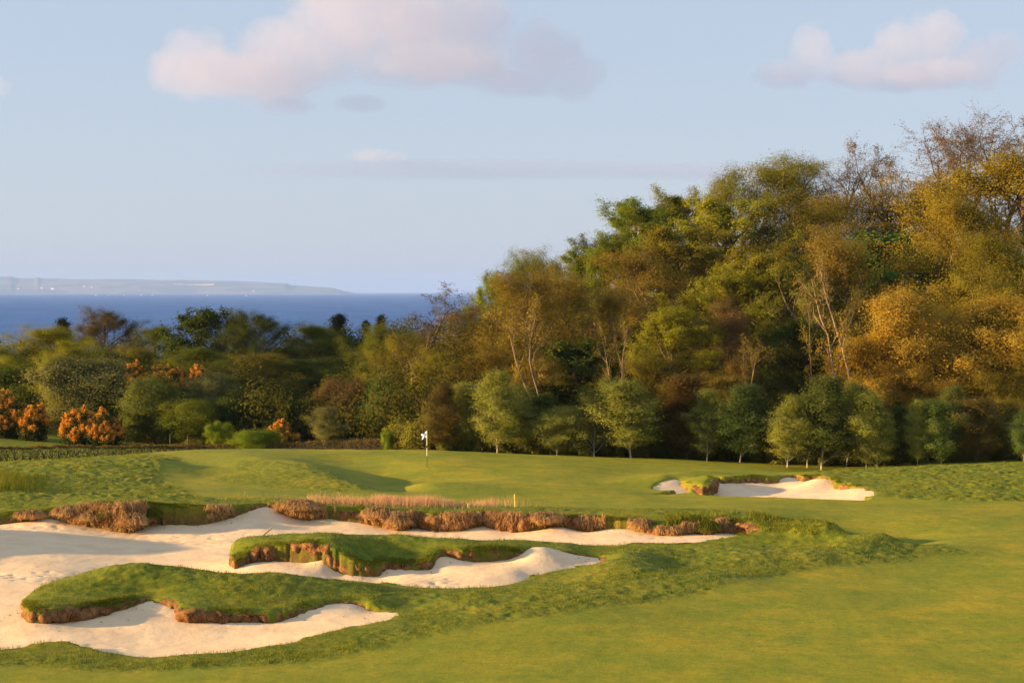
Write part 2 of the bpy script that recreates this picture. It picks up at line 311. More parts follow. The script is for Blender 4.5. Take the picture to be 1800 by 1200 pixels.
def m_soil():
    m, nt, out = mat('earth'); q = N(nt)
    pos = q.n('ShaderNodeNewGeometry').outputs['Position']
    n = q.noise(pos, 3.5, 6, .7)
    c = q.ramp(n, [(.28, (.10, .045, .018)), (.45, (.22, .105, .04)), (.6, (.34, .18, .07)), (.78, (.46, .28, .12))])
    gr = q.n('ShaderNodeAttribute', attribute_name='top').outputs['Fac']
    g2 = q.ramp(q.math('ADD', q.math('MULTIPLY', gr, .9), q.math('MULTIPLY', q.noise(pos, 3, 4), .5)), [(1.08, (0, 0, 0)), (1.16, (1, 1, 1))])
    c = q.mix(g2, c, ROUGH[1])
    vo = q.n('ShaderNodeTexVoronoi', {'Vector': q.n('ShaderNodeMapping', {'Vector': pos, 'Scale': (2.2, 2.2, 1.1)}).outputs[0], 'Scale': 1.6}, feature='DISTANCE_TO_EDGE').outputs['Distance']
    crack = q.ramp(q.math('ADD', vo, q.math('MULTIPLY', q.noise(pos, 6, 3), .12)), [(.06, (.25, .22, .2)), (.11, (1, 1, 1))])
    c = q.mix(1.0, c, crack, 'MULTIPLY')
    b = q.n('ShaderNodeBump', {'Strength': 1.0, 'Distance': .09, 'Height': q.noise(pos, 9, 6, .8)})
    p = q.n('ShaderNodeBsdfPrincipled', {'Base Color': c, 'Roughness': .95, 'Normal': b.outputs[0]})
    p.inputs['Specular IOR Level'].default_value = .1
    q.link(p.outputs[0], out.inputs[0]); return m
def m_matted():
    m, nt, out = mat('matted_straw'); q = N(nt)
    tc = q.n('ShaderNodeTexCoord').outputs['Object']
    mp = q.n('ShaderNodeMapping', {'Vector': tc, 'Rotation': (.3, .5, .2), 'Scale': (9, 30, 9)}).outputs[0]
    n = q.noise(mp, 1.0, 5, .75); n2 = q.noise(tc, 4, 4, .7)
    c = q.mix(q.ramp(n2, [(.4, (0, 0, 0)), (.6, (1, 1, 1))]), q.ramp(n, [(.3, (.16, .08, .03)), (.6, (.42, .23, .085)), (.75, (.60, .37, .16))]), q.ramp(n, [(.3, (.05, .035, .012)), (.7, (.17, .13, .03))]))
    b = q.n('ShaderNodeBump', {'Strength': 1, 'Distance': .05, 'Height': n})
    p = q.n('ShaderNodeBsdfPrincipled', {'Base Color': c, 'Roughness': .95, 'Normal': b.outputs[0]}); q.link(p.outputs[0], out.inputs[0]); return m
def m_blade(name, cols, trans=.35):
    m, nt, out = mat(name); q = N(nt)
    g = q.n('ShaderNodeNewGeometry'); pos = g.outputs['Position']
    c = q.ramp(q.math('ADD', q.math('MULTIPLY', g.outputs['Random Per Island'], .6), q.math('MULTIPLY', q.noise(pos, .9, 3), .5)), [(.2, cols[0]), (.55, cols[1]), (.85, cols[2])])
    d = q.n('ShaderNodeBsdfDiffuse', {'Color': c}); t = q.n('ShaderNodeBsdfTranslucent', {'Color': c})
    mx = q.n('ShaderNodeMixShader', {0: trans, 1: d.outputs[0], 2: t.outputs[0]})
    q.link(mx.outputs[0], out.inputs[0]); return m
def m_leaf():
    m, nt, out = mat('leaves'); q = N(nt)
    g = q.n('ShaderNodeNewGeometry'); oi = q.n('ShaderNodeObjectInfo')
    oc = oi.outputs['Color']
    tc = q.n('ShaderNodeTexCoord').outputs['Object']
    n = q.noise(tc, .55, 3, .6)
    k = q.math('ADD', q.math('MULTIPLY', g.outputs['Random Per Island'], .7), q.math('MULTIPLY', n, .7))
    f = q.ramp(k, [(.25, (.80, .84, .78)), (.6, (1.0, 1.0, 1.0)), (.95, (1.15, 1.12, 1.05))])
    c = q.mix(1.0, oc, f, 'MULTIPLY')
    d = q.n('ShaderNodeBsdfDiffuse', {'Color': c})
    t = q.n('ShaderNodeBsdfTranslucent', {'Color': q.mix(1.0, c, (1.15, 1.1, .6), 'MULTIPLY')})
    mx = q.n('ShaderNodeMixShader', {0: .42, 1: d.outputs[0], 2: t.outputs[0]})
    q.link(mx.outputs[0], out.inputs[0]); return m
def m_bark(name, lo, hi, scale=3.0):
    m, nt, out = mat(name); q = N(nt)
    tc = q.n('ShaderNodeTexCoord').outputs['Object']
    mp = q.n('ShaderNodeMapping', {'Vector': tc, 'Scale': (1, 1, .4)}).outputs[0]
    n = q.noise(mp, scale, 5, .7)
    c = q.ramp(n, [(.35, lo), (.6, hi)])
    b = q.n('ShaderNodeBump', {'Strength': .8, 'Distance': .03, 'Height': n})
    p = q.n('ShaderNodeBsdfPrincipled', {'Base Color': c, 'Roughness': .9, 'Normal': b.outputs[0]})
    q.link(p.outputs[0], out.inputs[0]); return m
def m_plain(name, c, rough=.6, nz=.15, scale=8):
    m, nt, out = mat(name); q = N(nt)
    tc = q.n('ShaderNodeTexCoord').outputs['Object']
    cc = q.mix(q.noise(tc, scale, 4), c, tuple(v * (1 - nz * 2) for v in c))
    p = q.n('ShaderNodeBsdfPrincipled', {'Base Color': cc, 'Roughness': rough})
    q.link(p.outputs[0], out.inputs[0]); return m
FAIR = [(.21, .225, .010), (.285, .26, .012), (.37, .29, .014), (.18, .22, .011)]
ROUGH = [(.085, .130, .009), (.155, .18, .010), (.25, .23, .014), (.29, .24, .018)]
M_TURF, M_SAND, M_SOIL = m_turf(), m_sand(), m_soil()
M_GRASS = m_blade('grass_blades', [(.09, .125, .012), (.16, .18, .018), (.26, .235, .03)])
M_STRAW = m_blade('straw', [(.44, .24, .085), (.64, .38, .15), (.78, .52, .25)])
M_LEAF = m_leaf(); M_MATTED = m_matted()
M_BARK = m_bark('bark', (.07, .045, .025), (.20, .14, .085))
M_PALE = m_bark('pale_bark', (.14, .095, .055), (.36, .25, .15))
M_BIRCH = m_bark('birch_bark', (.22, .18, .14), (.68, .60, .50), 5)

# ---------------------------------------------------------------- ground
def axis(*segs):
    return np.unique(np.concatenate(segs))
cols = axis(-900 - np.geomspace(1, 9000, 30), np.linspace(-900, -240, 60), np.arange(-240, 2040, 2.2), np.linspace(2040, 2700, 60), 2700 + np.geomspace(1, 9000, 30))
rows = axis(np.linspace(-80, 43, 40), np.exp(np.arange(math.log(43.2), math.log(118), .00092)), np.exp(np.linspace(math.log(118.3), math.log(300), 110)), np.exp(np.linspace(math.log(310), math.log(2500), 40)))
YY, PX = np.meshgrid(rows, cols, indexing='ij')
XX = (PX - CX) * np.maximum(YY, 30) / F
nr, nc = YY.shape
x = XX.ravel(); y = YY.ravel()
zt = T_(x, y); sd = sand_sd(x, y); sdw = sd + wob(x, y)
rg = rough_w(x, y)
dense = (y > 40) & (y < 125)
k = np.where(dense)[0]
und = np.zeros(len(x))
und[k] = relief(x[k], y[k], rg[k], sd[k])
z = zt + und
ins = np.where(sdw < .02)[0]
t_in = sstep(.0, -.14, sdw[ins]); sv = S_(x[ins], y[ins]) - .45
z[ins] = z[ins] * (1 - t_in) + np.minimum(sv, z[ins]) * t_in
idx = np.arange(nr * nc).reshape(nr, nc)
faces = np.stack([idx[:-1, :-1], idx[:-1, 1:], idx[1:, 1:], idx[1:, :-1]], -1).reshape(-1, 4)
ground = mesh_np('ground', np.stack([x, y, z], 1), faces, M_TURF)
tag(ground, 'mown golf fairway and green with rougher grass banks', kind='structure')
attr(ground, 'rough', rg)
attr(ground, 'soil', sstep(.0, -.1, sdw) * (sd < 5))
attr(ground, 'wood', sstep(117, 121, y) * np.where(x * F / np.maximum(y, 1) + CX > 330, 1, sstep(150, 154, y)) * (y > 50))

# ---------------------------------------------------------------- sand
def sand_sheet(P, name, label, step):
    lo = P.min(0) - .6; hi = P.max(0) + .6; lo[0] = max(lo[0], -26)
    gx = np.arange(lo[0], hi[0], step); gy = np.arange(lo[1], hi[1], step)
    GX, GY = np.meshgrid(gx, gy); X = GX.ravel(); Y = GY.ravel()
    d = sdf(X, Y, P)
    keep = d < .45
    X2, Y2 = X[keep], Y[keep]
    Z = S_(X2, Y2)
    Z = Z + .025 * fbm(X2 * 1.1, Y2 * 1.1, 21, 3) + .008 * fbm(X2 * 6, Y2 * 6, 22, 2)
    # footprints and rake marks: patches of small pits
    fp = np.clip(fbm(X2 * .35, Y2 * .35, 40, 2) * 2.2, 0, 1)
    Z = Z - fp * .045 * np.clip(vnoise(X2 * 4.5, Y2 * 4.5, 41) * 2.5, 0, 1)
    Z = Z - .02 * np.clip(d[keep] + .1, 0, 1)
    mp = -np.ones(len(X), np.int64); mp[keep] = np.arange(keep.sum()); mp = mp.reshape(GX.shape)
    f = np.stack([mp[:-1, :-1], mp[:-1, 1:], mp[1:, 1:], mp[1:, :-1]], -1).reshape(-1, 4); f = f[(f >= 0).all(1)]
    o = mesh_np(name, np.stack([X2, Y2, Z], 1), f, M_SAND)
    return tag(o, label, kind='structure')
sand_sheet(PA, 'bunker_sand', 'pale sand of the long winding bunker', .075)
sand_sheet(PB, 'bunker_sand', 'pale sand of the bunker beside the green', .08)

# ---------------------------------------------------------------- earth banks
def banks(P, B, name, label, out_v, out_f, out_a, base):
    n = len(P)
    Q = np.concatenate([P, P[:1]]); s = np.concatenate([[0], np.cumsum(np.linalg.norm(np.diff(Q, axis=0), axis=1))])
    S = np.arange(0, s[-1], .05)
    px = np.interp(S, s, Q[:, 0]); py = np.interp(S, s, Q[:, 1]); bk = np.interp(S, s, np.append(B, B[0]))
    ker = np.ones(9) / 9
    dx = np.gradient(np.convolve(np.pad(px, 4, 'wrap'), ker, 'valid')); dy = np.gradient(np.convolve(np.pad(py, 4, 'wrap'), ker, 'valid'))
    L = np.hypot(dx, dy) + 1e-9; nx, ny = dy / L, -dx / L
    # outward = away from sand
    test = sdf(px[:50] + nx[:50] * .3, py[:50] + ny[:50] * .3, P)
    if np.median(test) < 0: nx, ny = -nx, -ny
    w = wob(px, py); px = px - nx * w; py = py - ny * w
    R = 14; V = np.linspace(0, 1, R)
    top = T_(px + nx * .22, py + ny * .22) + .0 - .75 * (.03 + .13 * np.clip(fbm(px * 1.7, py * 1.7, 14, 3) + .2, 0, 1)); bot = np.minimum(S_(px, py), top) - .25
    rows_ = []
    for j, v in enumerate(V):
        prof = .05 - .10 * math.sin(v * math.pi) + .25 * max(0, v - .8) / .2     # bulges over the sand, rolls back on top
        nz = .42 * fbm(S * .8, np.full(len(S), v * 1.3), 51, 3) + .26 * fbm(S * 3.0, np.full(len(S), v * 3.0), 52, 3) + .10 * np.abs(vnoise(S * 5.5 + 3 * vnoise(S * 1.5, S * 0 + v * 2, 57), np.full(len(S), v * 2.0), 56)) * 2
        nz = nz * (1 - .7 * max(0, v - .8) / .2)
        off = prof - nz * np.clip((top - bot - .2) * 1.2, .1, 1)
        zz = bot + (top - bot) * min(1, v / .93) + (.0 if v < .95 else .03 - .05)
        rows_.append(np.stack([px + nx * off, py + ny * off, zz + .04 * fbm(S * 2, np.full(len(S), v * 3.), 53, 2) * (v < .9)], 1))
    G = np.stack(rows_, 1)                      # (len(S), R, 3)
    ok = bk > .35
    a = 0; m = len(S)
    idx = np.arange(m * R).reshape(m, R) + base
    seg = ok[:-1] & ok[1:]
    f = np.stack([idx[:-1, :-1], idx[1:, :-1], idx[1:, 1:], idx[:-1, 1:]], -1)[seg].reshape(-1, 4)
    out_v.append(G.reshape(-1, 3)); out_f.append(f); out_a.append(np.tile(V, m))
    return base + m * R, dict(x=px, y=py, nx=nx, ny=ny, top=top, bot=bot, ok=ok)
INFO = []
for P, B, lab in ((PA, BA, 'broken brown earth banks around the long bunker'), (PB, BB, 'low earth lip round the bunker beside the green')):
    vv, ff, aa = [], [], []
    _, info = banks(P, B, '', '', vv, ff, aa, 0); INFO.append(info)
    o = mesh_np('bunker_bank', np.concatenate(vv), np.concatenate(ff), M_SOIL); attr(o, 'top', np.concatenate(aa)); tag(o, lab, kind='structure')
# ---------------------------------------------------------------- trees
def unit(v): return v / (np.linalg.norm(v) + 1e-9)
def grow(rng, P):
    """P: dict with H (height), R (crown half width), clear (bare trunk share), stems, limbs, shape, ang, up, wob, subs, twigs"""
    br = []; tips = []
    def branch(p, d, L, r, lvl, upw, wobble, n):
        pts = [p]; rad = [r]; st = L / n
        for i in range(n):
            d = unit(d + rng.normal(0, wobble, 3) + np.array([0, 0, upw])); p = p + d * st
            pts.append(p); rad.append(r * (1 - .72 * (i + 1) / n))
        pts = np.array(pts); rad = np.array(rad); br.append((pts, rad, lvl)); return pts, rad
    def along(pts, rad, t):
        k = t * (len(pts) - 1); i = min(int(k), len(pts) - 2); f = k - i
        return pts[i] * (1 - f) + pts[i + 1] * f, unit(pts[i + 1] - pts[i]), rad[i] * (1 - f) + rad[i + 1] * f
    Ht, R = P['H'], P['R']; ns = P.get('stems', 1)
    for s in range(ns):
        a0 = 2 * math.pi * (s + rng.random() * .5) / ns; sp_ = P.get('splay', .35) if ns > 1 else P.get('lean', .04)
        d = unit(np.array([math.cos(a0) * sp_, math.sin(a0) * sp_, 1.0]))
        L = Ht * (.93 if ns == 1 else .92 - .12 * rng.random())
        base = np.array([math.cos(a0), math.sin(a0), 0]) * (.0 if ns == 1 else P.get('base', .15))
        tp_, tr = branch(base, d, L, P['r'] * (1 if ns == 1 else .75), 0, .06, P['wob'] * .5, 9)
        nl = P['limbs']
        for j in range(nl):
            t = P['clear'] + (1 - P['clear']) * (j + rng.random() * .8) / nl; t = min(t, .985)
            q_, dr, rr = along(tp_, tr, t)
            a = j * 2.399 + rng.random() * .9 + s
            tt = (t - P['clear']) / (1 - P['clear'])
            wid = P['shape'](tt) * R * (.78 + .44 * rng.random())
            if ns > 1: wid *= .68
            up = P['ang'] + (1 - P['ang']) * tt * .8
            dd = unit(np.array([math.cos(a), math.sin(a), 0]) * (1 - up * .75) + np.array([0, 0, up]) + dr * .15)
            lp, lr = branch(q_, dd, max(wid, .5), rr * .55, 1, P['up'], P['wob'], 5)
            for k in range(P['subs']):
                t2 = .22 + .78 * (k + rng.random()) / P['subs']
                q2, d2, r2 = along(lp, lr, t2)
                dd2 = unit(d2 + rng.normal(0, .62, 3) * np.array([1, 1, P.get('flat', .8)]))
                L2 = max(wid, .9) * P.get('sublen', .42) * (1.15 - .5 * t2)
                sp2, sr2 = branch(q2, dd2, L2, max(r2 * .5, .012), 2, P['up'] * .7, P['wob'], 3)
                for m_ in range(P['twigs']):
                    t3 = .2 + .8 * (m_ + rng.random()) / P['twigs']
                    q3, d3, r3 = along(sp2, sr2, t3)
                    dd3 = unit(d3 + rng.normal(0, .6, 3) * np.array([1, 1, P.get('flat', .8)]) + np.array([0, 0, P.get('droop', 0)]))
                    L3 = max(L2 * .45, .35) * (.7 + .6 * rng.random())
                    a3, b3 = branch(q3, dd3, L3, max(r3 * .5, P.get('tw', .008)), 3, P.get('droop', 0) * .4, P['wob'], 2)
                    tips.append(a3)
    return br, tips
def tubes(br, sides=(7, 5, 4, 3), minlvl=0, maxlvl=3):
    V = []; Fc = []; base = 0
    for pts, rad, lvl in br:
        if lvl < minlvl or lvl > maxlvl: continue
        n = sides[lvl]; m = len(pts)
        tg = np.gradient(pts, axis=0); tg /= np.linalg.norm(tg, axis=1)[:, None] + 1e-9
        ref = np.array([0.31, .95, .1]) if abs(tg[0][2]) > .8 else np.array([0.05, .1, 1.])
        u = np.cross(tg, ref); u /= np.linalg.norm(u, axis=1)[:, None] + 1e-9; w_ = np.cross(tg, u)
        a = np.arange(n) * 2 * math.pi / n
        if lvl == 0: rad = rad.copy(); rad[0] *= 1.45
        ring = pts[:, None, :] + rad[:, None, None] * (np.cos(a)[None, :, None] * u[:, None, :] + np.sin(a)[None, :, None] * w_[:, None, :])
        V.append(ring.reshape(-1, 3)); ix = np.arange(m * n).reshape(m, n) + base; nx_ = np.roll(ix, -1, 1)
        Fc.append(np.stack([ix[:-1], nx_[:-1], nx_[1:], ix[1:]], -1).reshape(-1, 4)); base += m * n
    return np.concatenate(V), np.concatenate(Fc)
def leaf_quads(rng, C, size, flat=0.0, aspect=1.5, var=.5, up=None, outw=None):
    n = len(C); sz_ = size * (1 - var / 2 + var * rng.random(n))
    if outw is not None:
        nn = outw + rng.normal(0, .30, (n, 3)); nn /= np.linalg.norm(nn, axis=1)[:, None] + 1e-9
        a = rng.normal(0, 1, (n, 3)); a -= nn * (a * nn).sum(1)[:, None]; a /= np.linalg.norm(a, axis=1)[:, None] + 1e-9; b = np.cross(nn, a)
        a = a * (sz_ * aspect * .5)[:, None]; b = b * (sz_ * .5)[:, None]
        V = np.stack([C - a, C - b * .9 + a * .1, C + a, C + b * .9 + a * .1], 1).reshape(-1, 3)
        return V, np.arange(4 * n).reshape(n, 4)
    a = rng.normal(0, 1, (n, 3)); a[:, 2] *= (1 - flat)
    if up is not None: a = a * (1 - abs(up)) + np.array([0, 0, 1.0]) * up * 2
    a /= np.linalg.norm(a, axis=1)[:, None] + 1e-9
    b = rng.normal(0, 1, (n, 3)); b -= a * (a * b).sum(1)[:, None]
    if flat: b[:, 2] *= (1 - flat)
    b /= np.linalg.norm(b, axis=1)[:, None] + 1e-9
    a = a * (sz_ * aspect * .5)[:, None]; b = b * (sz_ * .5)[:, None]
    V = np.stack([C - a, C - b * .9 + a * .1, C + a, C + b * .9 + a * .1], 1).reshape(-1, 3)
    return V, np.arange(4 * n).reshape(n, 4)
SH_ROUND = lambda t: math.sqrt(max(0.05, 1 - (2 * t - .85) ** 2 * .78)) if t < .93 else .45
SH_CONE = lambda t: 1.02 - .88 * t
SH_EGG = lambda t: .55 + .45 * math.sin(math.pi * (min(t, 1) * .8 + .12)) if t < .9 else .4
SH_BIR = lambda t: .62 + 1.15 * t if t < .33 else 1.0 - .80 * ((t - .33) / .67) ** 1.15
SH_COL = lambda t: .8 + .2 * math.sin(math.pi * t)
SH_TOP = lambda t: .35 + .65 * math.sin(math.pi * min(1, t * .9 + .02)) ** .8
KINDS = {
 'oak':    dict(H=13, R=5.6, clear=.10, limbs=26, subs=6, twigs=6, shape=SH_ROUND, ang=.12, up=.05, wob=.22, r=.36, leaf=.068, per=140, spread=.26, flat=.6, sublen=.46, var=3, clump=1),
 'beech':  dict(H=14, R=5.8, clear=.10, limbs=28, subs=6, twigs=6, shape=SH_ROUND, ang=.05, up=.03, wob=.13, r=.34, leaf=.10, per=80, spread=.20, flat=.32, sublen=.40, lflat=.55, var=3),
 'ash':    dict(H=16, R=5.2, clear=.16, limbs=26, subs=6, twigs=6, shape=SH_TOP, ang=.36, up=.10, wob=.22, r=.24, leaf=.085, per=50, spread=.26, flat=.9, sublen=.5, var=4),
 'open':   dict(H=15, R=4.8, clear=.22, limbs=14, subs=6, twigs=5, shape=SH_TOP, ang=.40, up=.08, wob=.30, r=.26, leaf=.10, per=20, spread=.12, flat=1.0, sublen=.55, var=2, tw=.012, tuft=1),
 'bare':   dict(H=15, R=5.6, clear=.25, limbs=16, subs=7, twigs=7, shape=SH_TOP, ang=.50, up=.13, wob=.24, r=.27, leaf=.08, per=18, spread=.10, flat=1.0, sublen=.6, var=2, tw=.013),
 'snag':   dict(H=12, R=3.2, clear=.42, limbs=8, subs=5, twigs=4, shape=SH_TOP, ang=.55, up=.12, wob=.30, r=.16, leaf=.09, per=9, spread=.14, flat=1.0, sublen=.55, var=3, stems=2, splay=.16, lean=.1),
 'willow': dict(H=11, R=5.6, clear=.12, limbs=20, subs=7, twigs=6, shape=SH_ROUND, ang=.35, up=.07, wob=.22, r=.30, leaf=.052, per=100, spread=.24, flat=.9, sublen=.48, var=2, droop=.1, stems=3, asp=2.4),
 'chest':  dict(H=12, R=4.6, clear=.15, limbs=17, subs=6, twigs=5, shape=SH_ROUND, ang=.2, up=.06, wob=.16, r=.32, leaf=.24, per=22, spread=.22, flat=.6, sublen=.42, var=1, tuft=1),
 'birch':  dict(H=5.5, R=1.6, clear=.08, limbs=38, subs=5, twigs=5, shape=SH_BIR, ang=.58, up=.07, wob=.10, r=.024, leaf=.045, per=44, spread=.11, flat=.8, sublen=.42, var=4, lean=.03, asp=1.6, tw=.004),
 'birch_low':  dict(H=4.4, R=1.8, clear=.05, limbs=32, subs=5, twigs=5, shape=SH_BIR, ang=.50, up=.07, wob=.12, r=.026, leaf=.045, per=48, spread=.12, flat=.8, sublen=.42, var=2, lean=.04, asp=1.6, tw=.004),
 'shrub':  dict(H=4.5, R=2.7, clear=.04, limbs=16, subs=6, twigs=5, shape=SH_ROUND, ang=.25, up=.06, wob=.25, r=.08, leaf=.06, per=62, spread=.16, flat=.8, sublen=.45, var=3, stems=3, splay=.3, tw=.006),
 'poplar': dict(H=14, R=1.3, clear=.05, limbs=40, subs=4, twigs=4, shape=SH_COL, ang=.7, up=.15, wob=.12, r=.16, leaf=.16, per=26, spread=.16, flat=.8, sublen=.4, var=1),
 'conifer': dict(H=14, R=3.0, clear=.06, limbs=40, subs=6, twigs=4, shape=SH_CONE, ang=.10, up=.0, wob=.07, r=.24, leaf=.16, per=24, spread=.17, flat=.45, sublen=.36, var=1),
}
PROTO = {}
def build_proto(kind, v):
    P = KINDS[kind]; rng = np.random.default_rng(sum(map(ord, kind)) * 7 + v * 31)
    br, tips = grow(rng, P)
    tv, tf = tubes(br)
    T = np.array(tips); n = len(T)                       # (n, 3 points, 3)
    per = P['per']; t = rng.random((n, per)) ** (.55 if P.get('tuft') else .8) * 1.08
    C = T[:, None, 0] * (1 - t)[..., None] + T[:, None, -1] * t[..., None]
    spr = P['spread'] * np.where(rng.random(C.shape[:2]) < P.get('fill', .35), 2.0, 1.0)[..., None]; C = C + rng.normal(0, 1, C.shape) * spr * np.array([1, 1, .55 if P.get('lflat') else .8])
    # gaps: some twigs carry few leaves
    keep = rng.random(n) > .12
    ow = C - T[:, None, 0] + np.array([0, 0, .1]); ow /= np.linalg.norm(ow, axis=2)[..., None] + 1e-9
    co_ = C - np.array([0, 0, P['H'] * .45]); co_ /= np.linalg.norm(co_, axis=2)[..., None] + 1e-9
    O = (.45 * ow + .6 * co_)[keep].reshape(-1, 3); C = C[keep].reshape(-1, 3)
    kz = C[:, 2] > .25; C = C[kz]; O = O[kz]
    lv, lf = leaf_quads(rng, C, P['leaf'], P.get('lflat', 0), P.get('asp', 1.5), outw=O)
    tm = mesh_np('trunk', tv, tf, M_BARK, link=False).data; lm = mesh_np('crown', lv, lf, M_LEAF, smooth=False, link=False).data
    for o in [o for o in bpy.data.objects if o.users == 0 or o.name not in COL.objects and o.parent is None and o.name.startswith(('trunk', 'crown')) and not o.users_collection]:
        bpy.data.objects.remove(o)
    q5 = np.percentile(C, 1.5, axis=0); q95 = np.percentile(C, 98.5, axis=0)
    return tm, lm, (q95[0] - q5[0] + q95[1] - q5[1]) / 2, q95[2] + .15, np.array([(q95[0] + q5[0]) / 2, (q95[1] + q5[1]) / 2])
BARKS = {}
def bark_mesh(tm, m):
    key = (tm.name, m.name)
    if m is M_BARK: return tm
    if key not in BARKS:
        c = tm.copy(); c.materials.clear(); c.materials.append(m); BARKS[key] = c
    return BARKS[key]
rs = random.Random(11)
cnt = {}
def tree(kind, px, Y, top, wpx, color, label, name='tree', cat='tree', group=None, bark=None, zb=None, v=None, rot=None, trunk_px=None):
    nv = KINDS[kind]['var']; i = cnt.get(kind, 0); cnt[kind] = i + 1
    v = i % nv if v is None else v
    if (kind, v) not in PROTO: PROTO[(kind, v)] = build_proto(kind, v)
    tm, lm, W0, H0, cc = PROTO[(kind, v)]
    xw = X_(px, Y); z0 = float(T_(xw, Y)[0]) - .08 if zb is None else zb
    ht = Z_(top, Y) - z0; wd = wpx * Y / F
    sx = wd / W0; sz_ = ht / H0
    e = empty(name, (xw, Y, z0)); a = rs.random() * 6.283 if rot is None else rot
    e.rotation_euler = (0, 0, a); e.scale = (sx, sx, sz_)
    if trunk_px is None:
        off = cc * sx; e.location.x -= off[0] * math.cos(a) - off[1] * math.sin(a); e.location.y -= off[0] * math.sin(a) + off[1] * math.cos(a)
    tr = bpy.data.objects.new('trunk', bark_mesh(tm, bark or M_BARK)); cr = bpy.data.objects.new('crown', lm)
    for o in (tr, cr): COL.objects.link(o); o.parent = e
    k = .9 + .2 * rs.random()
    cr.color = (color[0] * k, color[1] * k, color[2] * k, 1)
    tag(e, label, cat, group)
    return e
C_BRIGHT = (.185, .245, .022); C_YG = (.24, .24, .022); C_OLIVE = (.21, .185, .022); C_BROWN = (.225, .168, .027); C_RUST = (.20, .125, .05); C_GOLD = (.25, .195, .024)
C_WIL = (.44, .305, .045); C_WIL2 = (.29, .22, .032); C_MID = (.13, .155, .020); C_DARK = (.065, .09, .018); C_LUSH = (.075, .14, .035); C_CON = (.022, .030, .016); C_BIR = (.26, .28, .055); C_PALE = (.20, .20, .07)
GW = 'tall woodland trees on the rising ground at the right'
W_ = lambda kd, px, Y, top, w, *a, **k: tree(kd, px, Y, top, w * (1.0 if kd == 'snag' else 1.18), *a, group=GW, **k)
# --- skyline of the wood, left to right
W_('open', 762, 142, 503, 125, (.10, .075, .03), 'thin dark half-bare tree standing alone against the blue sea', v=0)
W_('beech', 862, 168, 486, 80, C_BRIGHT, 'small bright green crown at the lower left end of the wood skyline')
W_('ash', 905, 168, 449, 100, C_BRIGHT, 'light green upright crown rising above the sea horizon')
W_('ash', 962, 170, 441, 100, C_YG, 'light green pointed crown just right of the one over the horizon')
W_('beech', 1045, 172, 418, 130, C_MID, 'dark green spreading crown below the first big step in the skyline')
W_('beech', 1115, 178, 352, 185, C_BRIGHT, 'broad layered bright green tree making the first big shoulder of the skyline')
W_('beech', 1190, 180, 338, 130, C_YG, 'yellow green layered tree crown right of the green skyline shoulder')
W_('ash', 1268, 184, 300, 100, C_YG, 'narrow yellow green crown with a thin tuft poking from the skyline')
W_('ash', 1335, 188, 280, 160, C_YG, 'tall yellow olive tree at the middle of the skyline')
W_('ash', 1415, 190, 282, 150, C_OLIVE, 'olive brown domed crown right of the middle of the skyline')
W_('bare', 1475, 196, 272, 140, C_RUST, 'grey brown leafless twiggy crown on the skyline before the gap')
W_('open', 1555, 194, 250, 140, (.20, .14, .04), 'half-bare tree with budding twigs in clumps rising on the skyline')
W_('bare', 1640, 196, 222, 160, C_RUST, 'bare russet twiggy tree on the skyline left of the highest point')
W_('bare', 1715, 198, 208, 170, C_RUST, 'highest bare russet tree of the whole skyline')
W_('bare', 1800, 198, 216, 170, C_RUST, 'bare russet tree on the skyline cut by the right edge')
W_('ash', 1560, 182, 330, 170, C_BROWN, 'brown leafing tree in the dark hollow under the budding skyline tree', v=1)
W_('ash', 1650, 182, 310, 150, C_BROWN, 'brown tree behind the upper left of the golden oak', v=2)
W_('ash', 1490, 178, 345, 150, C_BROWN, 'brown tree below the leafless twiggy skyline crown', v=3)
# --- middle of the wood
W_('oak', 1765, 146, 264, 300, C_GOLD, 'huge golden olive oak filling the right edge of the wood')
W_('oak', 1665, 142, 355, 190, C_GOLD, 'golden olive oak lobe stepping down left of the huge oak')
W_('oak', 1745, 136, 420, 240, C_OLIVE, 'olive lower crown beneath the huge golden oak')
W_('chest', 1590, 150, 408, 160, C_LUSH, 'lush green chestnut tucked left of the golden oak')
W_('chest', 1570, 143, 480, 120, C_LUSH, 'lower lush green chestnut above the orange willow')
W_('ash', 1610, 134, 500, 130, C_BROWN, 'brown twiggy tree between the chestnut and the orange willow', v=0)
W_('ash', 1490, 140, 400, 130, C_BROWN, 'tall brown tree with pale twin stems left of the chestnut', bark=M_PALE, v=1, rot=1.0)
W_('ash', 1410, 158, 335, 170, C_OLIVE, 'tall olive tree in the upper middle of the wood')
W_('beech', 1310, 160, 350, 190, C_YG, 'large yellow olive tree under the middle of the skyline')
W_('open', 1430, 136, 470, 150, C_MID, 'dark green tree with dark crooked trunk in the central hollow', v=1)
W_('beech', 1400, 148, 450, 160, C_MID, 'green tree behind the dark crooked trunk')
W_('beech', 1335, 142, 440, 170, C_OLIVE, 'olive layered crown left of the central hollow')
W_('beech', 1215, 158, 400, 190, C_OLIVE, 'wide olive crown below the yellow green shoulder')
W_('ash', 1135, 152, 440, 150, C_BROWN, 'brown leafing crown below the bright layered shoulder tree')
W_('beech', 1250, 140, 475, 170, C_YG, 'green gold layered crown in the middle of the wood face')
W_('beech', 1060, 158, 440, 130, C_BRIGHT, 'bright green horizontal layers left of the brown crown', v=2)
W_('ash', 1075, 138, 500, 130, C_BROWN, 'brown crown over two pale bare stems', bark=M_PALE)
W_('ash', 1292, 130, 535, 105, C_RUST, 'small rusty brown crown on a twisted trunk', v=2)
W_('beech', 1185, 130, 545, 160, C_YG, 'yellow green layered crown just above the birches')
W_('ash', 1345, 130, 590, 120, C_OLIVE, 'low olive tree right of the rusty twisted one')
